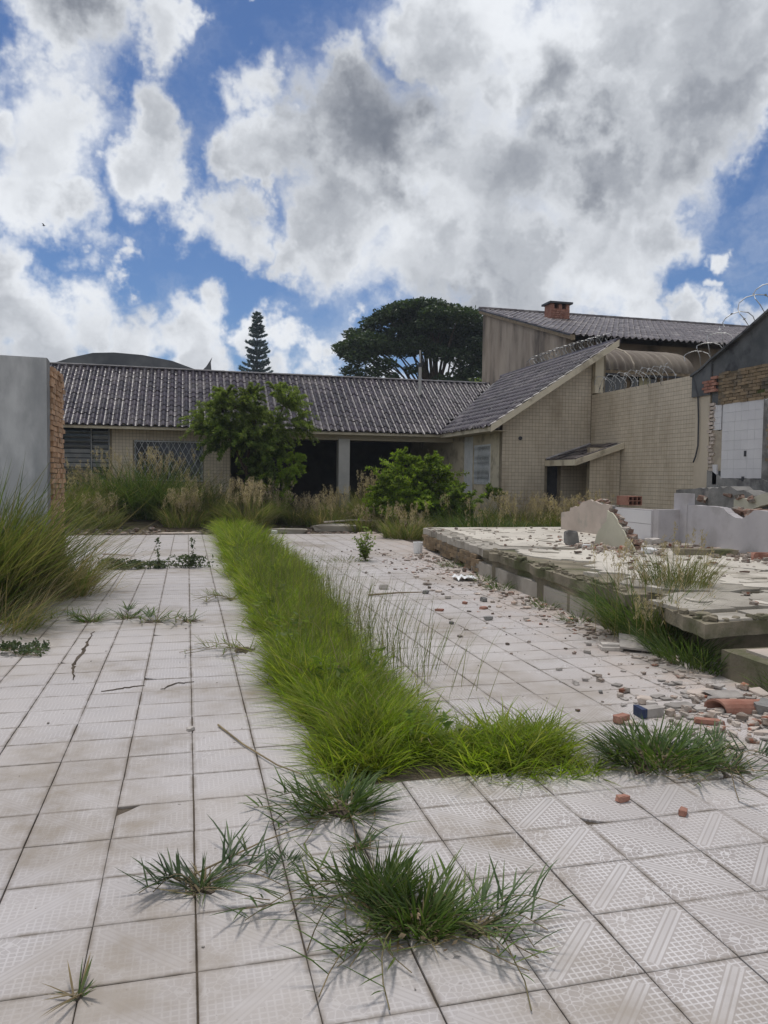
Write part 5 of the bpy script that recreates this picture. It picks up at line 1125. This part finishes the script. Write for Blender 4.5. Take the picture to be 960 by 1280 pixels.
def shards(name,label,mat,n,place,size,seed,zf=None):
    q=random.Random(seed); m=MB()
    for i in range(n):
        x,y=place(q); s=size(q); n_=q.randrange(4,7); a0=q.uniform(0,6); z=zf(x,y) if zf else 0.; tx,ty=q.gauss(0,.12),q.gauss(0,.12); h=s*q.uniform(.12,.3)
        P=[(x+s*q.uniform(.5,1.2)*math.cos(a0+6.283*k/n_),y+s*.8*q.uniform(.5,1.2)*math.sin(a0+6.283*k/n_)) for k in range(n_)]
        m.prism(P,lambda p:(p[0],p[1],z+abs((p[0]-x)*tx+(p[1]-y)*ty)),lambda p:(p[0],p[1],z+h+abs((p[0]-x)*tx+(p[1]-y)*ty)))
    return tag(m.build(name,mat),label,'rubble',None,'stuff')
def scatter(name,label,mat,n,place,size,seed,zf=None):
    q=random.Random(seed); m=MB()
    for i in range(n):
        x,y=place(q); s=size(q); lump(m,x,y,zf(x,y) if zf else 0,s*q.uniform(.8,1.5),s,s*q.uniform(.4,.8),seed*1000+i,q.uniform(0,6.28),q.gauss(0,.2))
    o=m.build(name,mat); return tag(o,label,'rubble',None,'stuff')
sm=lambda a,b:(lambda q:a+(b-a)*q.random()**2.5)
scatter('rubble','fine rubble crumbs strewn over the right side of the paving',MT['rubble'],620,lambda q:(4.05-abs(q.gauss(0,.75)),q.uniform(4.0,15.5)),lambda q:.006+.036*q.random()**5,2)
scatter('rubble','brick and mortar crumbs below the platform edge',MT['rubble'],520,lambda q:(lambda y:(3.86+(y-5)*.06+q.gauss(0,.13),y))(q.uniform(5.,14.5)),lambda q:.008+.055*q.random()**4,3)
scatter('rubble','grey rubble on the platform screed',MT['rubble'],420,lambda q:(q.uniform(4.6,8.1),q.uniform(5.6,15.3)),lambda q:.008+.05*q.random()**4,4,lambda x,y:.42 if y<11 else .436)
scatter('rubble','heaped rubble along the foot of the lilac wall',MT['rubble'],420,lambda q:(lambda y:(7.9-abs(q.gauss(0,.35)),y))(q.uniform(8.6,12.6)),sm(.02,.10),5,lambda x,y:.41)
scatter('rubble','grey and red debris heap beside the concrete step',MT['rubble'],330,lambda q:(3.45+q.gauss(0,.28),4.15+q.gauss(0,.3)),lambda q:.008+.055*q.random()**4,6)
scatter('rubble','debris ledge of rubble and mortar beyond the end of the paving',MT['rubble'],700,lambda q:(q.uniform(-3,6.6),19.9+abs(q.gauss(0,.7))),sm(.02,.12),7,lambda x,y:ground_z(x,y))
scatter('rubble','fine sandy grit across the paving',MT['stone'],420,lambda q:(q.uniform(-1.6,3.9),2.0+q.random()**.8*14),sm(.004,.014),8)
scatter('rubble','crumbled rubble round the triangular wall remnant',MT['rubble'],260,lambda q:(6.4+q.gauss(0,.28),10.8+q.gauss(0,.5)),sm(.02,.09),9,lambda x,y:.42)
shards('rubble','flat grey and pink shards below the platform edge',MT['rubble'],190,lambda q:(lambda y:(3.80+(y-5)*.06-abs(q.gauss(0,.16)),y))(5+9.5*q.random()**1.4),lambda q:.010+.05*q.random()**2.5,31)
shards('rubble','flat pale shards round the step debris',MT['pinkplaster'],90,lambda q:(3.35+q.gauss(0,.30),4.15+q.gauss(0,.32)),lambda q:.012+.05*q.random()**2,32)
shards('rubble','flat grey shards round the step debris',MT['stone'],120,lambda q:(3.40+q.gauss(0,.34),4.2+q.gauss(0,.38)),lambda q:.010+.05*q.random()**2,33)
shards('rubble','shards of tile and plaster on the far right paving',MT['rubble'],170,lambda q:(4.1-abs(q.gauss(0,.5)),q.uniform(7,14.5)),lambda q:.012+.06*q.random()**3,34)
shards('rubble','plaster shards strewn over the platform',MT['ruin_brick'],160,lambda q:(q.uniform(5.2,7.9),q.uniform(7.5,13)),lambda q:.015+.06*q.random()**2,35,lambda x,y:.435)
for k_,(A_,B_) in enumerate((((4.93,15.5),(4.42,11.0)),((4.42,11.0),(4.12,6.6)),((4.0,5.6),(3.95,5.15)),((3.95,5.15),(5.2,5.32)))):
    scatter('rubble','crumbled mortar along the platform edge, '+('far brick length','mossy middle length','corner by the step','front edge above the step')[k_],MT['mossy'] if k_ else MT['concrete'],(170,190,40,40)[k_],lambda q,A_=A_,B_=B_:(lambda t:(A_[0]+(B_[0]-A_[0])*t+q.gauss(.05,.05),A_[1]+(B_[1]-A_[1])*t+q.gauss(0,.03)))(q.random()),lambda q:.012+.07*q.random()**2.5,20+k_,lambda x,y:.395)
def stone(name,x,y,sx,sy,sz,mat,label,cat='rubble piece',z=0.,rz=None,seed=None,group=None,tilt=0.):
    m=MB(); sd_=seed or int(abs(x)*1000+abs(y)*77); lump(m,x,y,z,sx,sy,sz,sd_,rnd.uniform(0,3.1) if rz is None else rz,tilt)
    return tag(m.build(name,mat,base=(x,y,z)),label,cat,group)
G='loose pieces on the paving'
stone('brick_piece',1.97,3.13,.06,.035,.03,MT['red_brick'],'dark red brick bit lying alone on the front right tiles','brick piece',group=G,rz=.1)
stone('brick_piece',2.16,2.94,.055,.032,.03,MT['red_brick'],'small orange brick bit on the front right tiles, right of the darker one','brick piece',group=G,rz=.7)
stone('brick_piece',2.60,4.17,.10,.06,.05,MT['red_brick'],'pinkish brick fragment left of the blue-faced block','brick piece',group=G,rz=.3)
b_=thing('painted_block',(2.84,4.27,0),'grey mortar block with a dark blue painted end','block'); m=MB(); m.box(2.80,4.22,.0,2.94,4.31,.055,.006); m.build('block',MT['stone'],b_); m=MB(); m.box(2.765,4.205,.002,2.805,4.305,.062,.004); m.build('painted_face',MT['blue'],b_)
stone('stone_piece',.02,4.58,.045,.03,.022,MT['stone'],'small pale stone on the left tiles by a joint','stone',group=G)
for x,y,s,lb in [(2.98,4.42,.075,'flat grey stone behind the blue-faced block'),(2.76,5.04,.07,'grey oblong stone on the middle right tiles'),(2.87,5.10,.045,'small grey stone beside the oblong one'),(2.83,5.43,.05,'round grey stone, middle of the right tiles'),(2.82,4.79,.04,'dark little stone between the grey stones and the rubble'),(3.35,5.93,.06,'grey lump near the platform foot, before the slate sheet'),(3.52,6.2,.05,'light grey lump near the platform foot, left of the slate sheet'),(3.49,7.46,.065,'grey lump on the far right tiles'),(3.09,7.54,.085,'dark flat lump on the far right tiles, left of its grey neighbour'),(2.63,7.4,.055,'dark grey lump alone in the middle of the right tiles'),(3.14,8.99,.075,'brown lump near the white plastic sheet'),(2.99,9.42,.09,'dark red-brown lump left of the brown one'),(3.5,8.7,.10,'dark slab bit with reddish end on the far right tiles'),(2.55,9.9,.12,'flat grey slab crumb on the far paving by the strip')]:
    stone('stone_piece',x,y,s,s*.65,s*.5,MT['stone'] if 'dark' not in lb else MT['greymortar'],lb,'stone',group=G)
for x,y,s,lb in [(3.3,8.2,.10,'red clay splinter on the far right tiles'),(2.75,8.15,.09,'flat pink-red brick flake beside the strip, far right tiles'),(3.2,8.55,.07,'red brick bit beside the dark slab')]:
    stone('brick_piece',x,y,s,s*.6,.03,MT['red_brick'],lb,'brick piece',group=G)
# debris heap by the step: broken clay tile, slabs, strips
m=MB()
V=[];F=[]
for i in range(9):
    a=math.pi*i/8; 
    for (l,ra) in ((0,.085),(.36,.075)): V.append((3.33+l*.93-math.sin(.35)*math.cos(a)*ra,4.24-l*.25+math.cos(a)*ra*.9,.015+math.sin(a)*ra*.8+l*.03))
for i in range(8): F.append((2*i,2*i+1,2*i+3,2*i+2))
nV=len(V); V+=[(x,y,z-.014) for x,y,z in V]; F+=[tuple(nV+k for k in f[::-1]) for f in F]
for i in range(8): F+=[(2*i,2*i+2,nV+2*i+2,nV+2*i),(2*i+1,nV+2*i+1,nV+2*i+3,2*i+3)]
m.add(V,F); tag(m.build('broken_roof_tile',MT['red_brick'],base=(3.4,4.2,0)),'broken curved red roof tile lying on the debris beside the step','roof tile')
stone('slab_piece',3.14,4.36,.20,.10,.03,MT['stone'],'long flat grey slab left of the red roof tile','slab piece',rz=.1)
stone('slab_piece',3.60,4.50,.24,.13,.03,MT['stone'],'flat grey slab between the red roof tile and the step','slab piece',rz=-.3,tilt=.12)
stone('slab_piece',3.50,4.62,.20,.09,.03,MT['pinkplaster'],'pale broken slab nearest the step face','slab piece',rz=.2)
stone('slab_piece',3.72,4.30,.11,.10,.02,MT['pinkplaster'],'small cream tile piece right of the red roof tile','slab piece',z=.07,rz=.3,tilt=.25)
stone('brick_piece',3.12,4.03,.16,.045,.035,MT['red_brick'],'long thin red brick splinter before the debris heap','brick piece',rz=-.5)
stone('stone_piece',3.62,4.12,.14,.12,.09,MT['greymortar'],'dark chunky lump at the right end of the debris heap','stone')
stone('stone_piece',2.98,4.5,.09,.07,.05,MT['pinkplaster'],'pinkish lump left of the long flat slab','stone')
stone('wood_strip',3.82,5.02,.16,.04,.022,MT['pinkplaster'],'pale cream strip lying by the step corner','strip',rz=-.6)
stone('wood_strip',3.72,4.72,.13,.02,.015,MT['white'],'thin white strip leaning in the crumbs before the step','strip',rz=-.9)
stone('wood_strip',3.36,3.78,.18,.05,.02,MT['pinkplaster'],'cream strip on the tiles right of the wide tuft','strip',rz=-.35)
# slate sheet against the platform, plastic sheet, cup, sticks
m=MB(); m.prism([(3.66,5.92),(4.02,5.72),(4.06,5.86),(3.93,6.16),(3.83,6.22)],lambda p:(p[0],p[1],.008+max(0,(p[1]-5.8))*.18),lambda p:(p[0],p[1],.024+max(0,(p[1]-5.8))*.18)); tag(m.build('slate_sheet',MT['stone'],base=(3.85,5.95,0)),'pale grey broken sheet propped at the foot of the platform','sheet')
m=MB(); m.plate([(3.52,5.98),(3.70,5.93),(3.72,6.02),(3.55,6.10)],.0,.03); m.plate([(3.55,6.02),(3.71,5.97),(3.73,6.05),(3.58,6.12)],.032,.05); tag(m.build('slab_stack',MT['stone'],base=(3.6,6,0)),'two thin grey slabs stacked left of the pale sheet','slab piece')
V=[];F=[]
for i in range(7):
    for j in range(5): V.append((3.80+i*.05,10.42+j*.075+.02*math.sin(i),.012+.045*abs(math.sin(i*1.3+j*.9))+.02*(i%2)))
for i in range(6):
    for j in range(4): k=i*5+j; F.append((k,k+5,k+6,k+1))
m=MB(); m.add(V,F); tag(m.build('plastic_sheet',MT['white'],base=(3.9,10.5,0)),'crumpled white plastic lying on the far right tiles','plastic sheet')
cp=thing('bucket',(4.41,14.45,0),'small pale plastic bucket standing at the far platform corner','bucket')
m=MB(); n_=14; V=[(4.41+.085*(1+.12*k)*math.cos(2*math.pi*i/n_),14.45+.085*(1+.12*k)*math.sin(2*math.pi*i/n_),.0+.22*k) for k in (0,1) for i in range(n_)]; m.add(V,[(i,(i+1)%n_,n_+(i+1)%n_,n_+i) for i in range(n_)]+[tuple(range(n_-1,-1,-1))]); m.build('body',MT['white'],cp)
m=MB(); m.tube([(4.41+.096*math.cos(2*math.pi*i/14),14.45+.096*math.sin(2*math.pi*i/14),.22) for i in range(15)],.007,5,cap=False); m.build('rim',MT['white'],cp)
def stick(pts,r,label,mat=None):
    m=MB(); m.tube(pts,r,6,r*.5); return tag(m.build('stick',mat or MT['wood'],base=pts[0]),label,'stick')
stick([(2.2,9.3,.02),(2.6,9.36,.03),(2.95,9.42,.02)],.014,'thin brown stick on the far tiles right of the strip')
stick([(-1.42,14.1,.10),(-1.2,14.2,.08),(-.9,14.35,.03)],.02,'pale stick poking from the left grass over the tiles',MT['pinkplaster'])
stick([(.18,4.62,.01),(.30,4.25,.012),(.45,3.9,.012),(.56,3.72,.02)],.006,'long thin dark dry stem lying on the left tiles by the strip',GR['dry'])
stick([(.02,2.86,.02),(.3,3.05,.03),(.55,3.2,.02)],.004,'thin curved runner stem between the left tuft and the strip',GR['dry'])
stick([(3.6,20.6,.25),(4.4,20.7,.30),(5.2,20.6,.28)],.03,'long pale pole lying across the debris before the porch',MT['pinkplaster'])
# cracked concrete ledges and bits at the far end
for x,y,sx,sy,sz,mt,lb in [(-.2,19.95,1.2,.25,.10,'pinkplaster','broken concrete edging at the left end of the far paving'),(2.6,20.2,.9,.3,.16,'concrete','broken concrete ledge right of the strip end'),(3.9,20.6,1.1,.35,.2,'concrete','long concrete ledge before the porch'),(.95,20.0,.35,.2,.08,'red_brick','pile of red clay shards at the strip end'),(.85,19.2,.22,.12,.05,'red_brick','red shard on the paving left of the strip end'),(4.6,19.7,.5,.25,.1,'pinkplaster','pale slab fragment beside the far weeds'),(2.2,20.0,.18,.14,.14,'white','white lump among the far rubble')]:
    stone('debris_slab',x,y,sx,sy,sz,MT[mt],lb,'debris',z=ground_z(x,y)-.01,rz=rnd.uniform(-.15,.15))
for x,y,sx,sy,sz,mt,lb in [(6.02,11.25,.2,.16,.26,'greymortar','dark mortar block standing against the green plaster remnant'),(6.1,10.9,.16,.12,.07,'white','white lump on the platform before the green plaster remnant'),(6.55,9.9,.2,.14,.09,'white','white plaster lump at the low tip of the green remnant'),(7.3,9.6,.9,.22,.10,'mossy','long dark concrete piece on the platform before the lilac wall'),(7.7,8.95,.3,.14,.1,'red_brick','red brick lying on the platform before the lilac wall'),(7.5,11.2,.28,.2,.12,'stone','pale rubble lump below the lilac pilaster')]:
    stone('debris_lump',x,y,sx,sy,sz,MT[mt],lb,'debris',z=.415,rz=rnd.uniform(-.4,.4))
# dead leaves caught in the nearest tuft
lv=Leaves(); n=26; C=np.stack([.74+rs.normal(0,.09,n),2.33+rs.normal(0,.08,n),U(.006,.05,n)],1); A=unit(n)*U(.012,.026,n)[:,None]; A[:,2]*=.35; lv.quads(C,A,perp(A,U(.004,.011,n)))
o=lv.build('dead_leaves',MT['deadleaf']); tag(o,'brown dead leaves caught in the nearest grass tuft','leaves',None,'stuff')

# ================================================================== THIN SUMMER HAZE
m,t=newmat('haze'); t.add('ShaderNodeOutputMaterial',{'Volume':t.add('ShaderNodeVolumePrincipled',{'Color':(.80,.88,1.,1),'Density':.0007}).outputs[0]})
tag(MB().box(-960,-960,-1.3,960,1600,21.5).build('haze',m),'thin bluish haze in the air',None,None,'stuff')
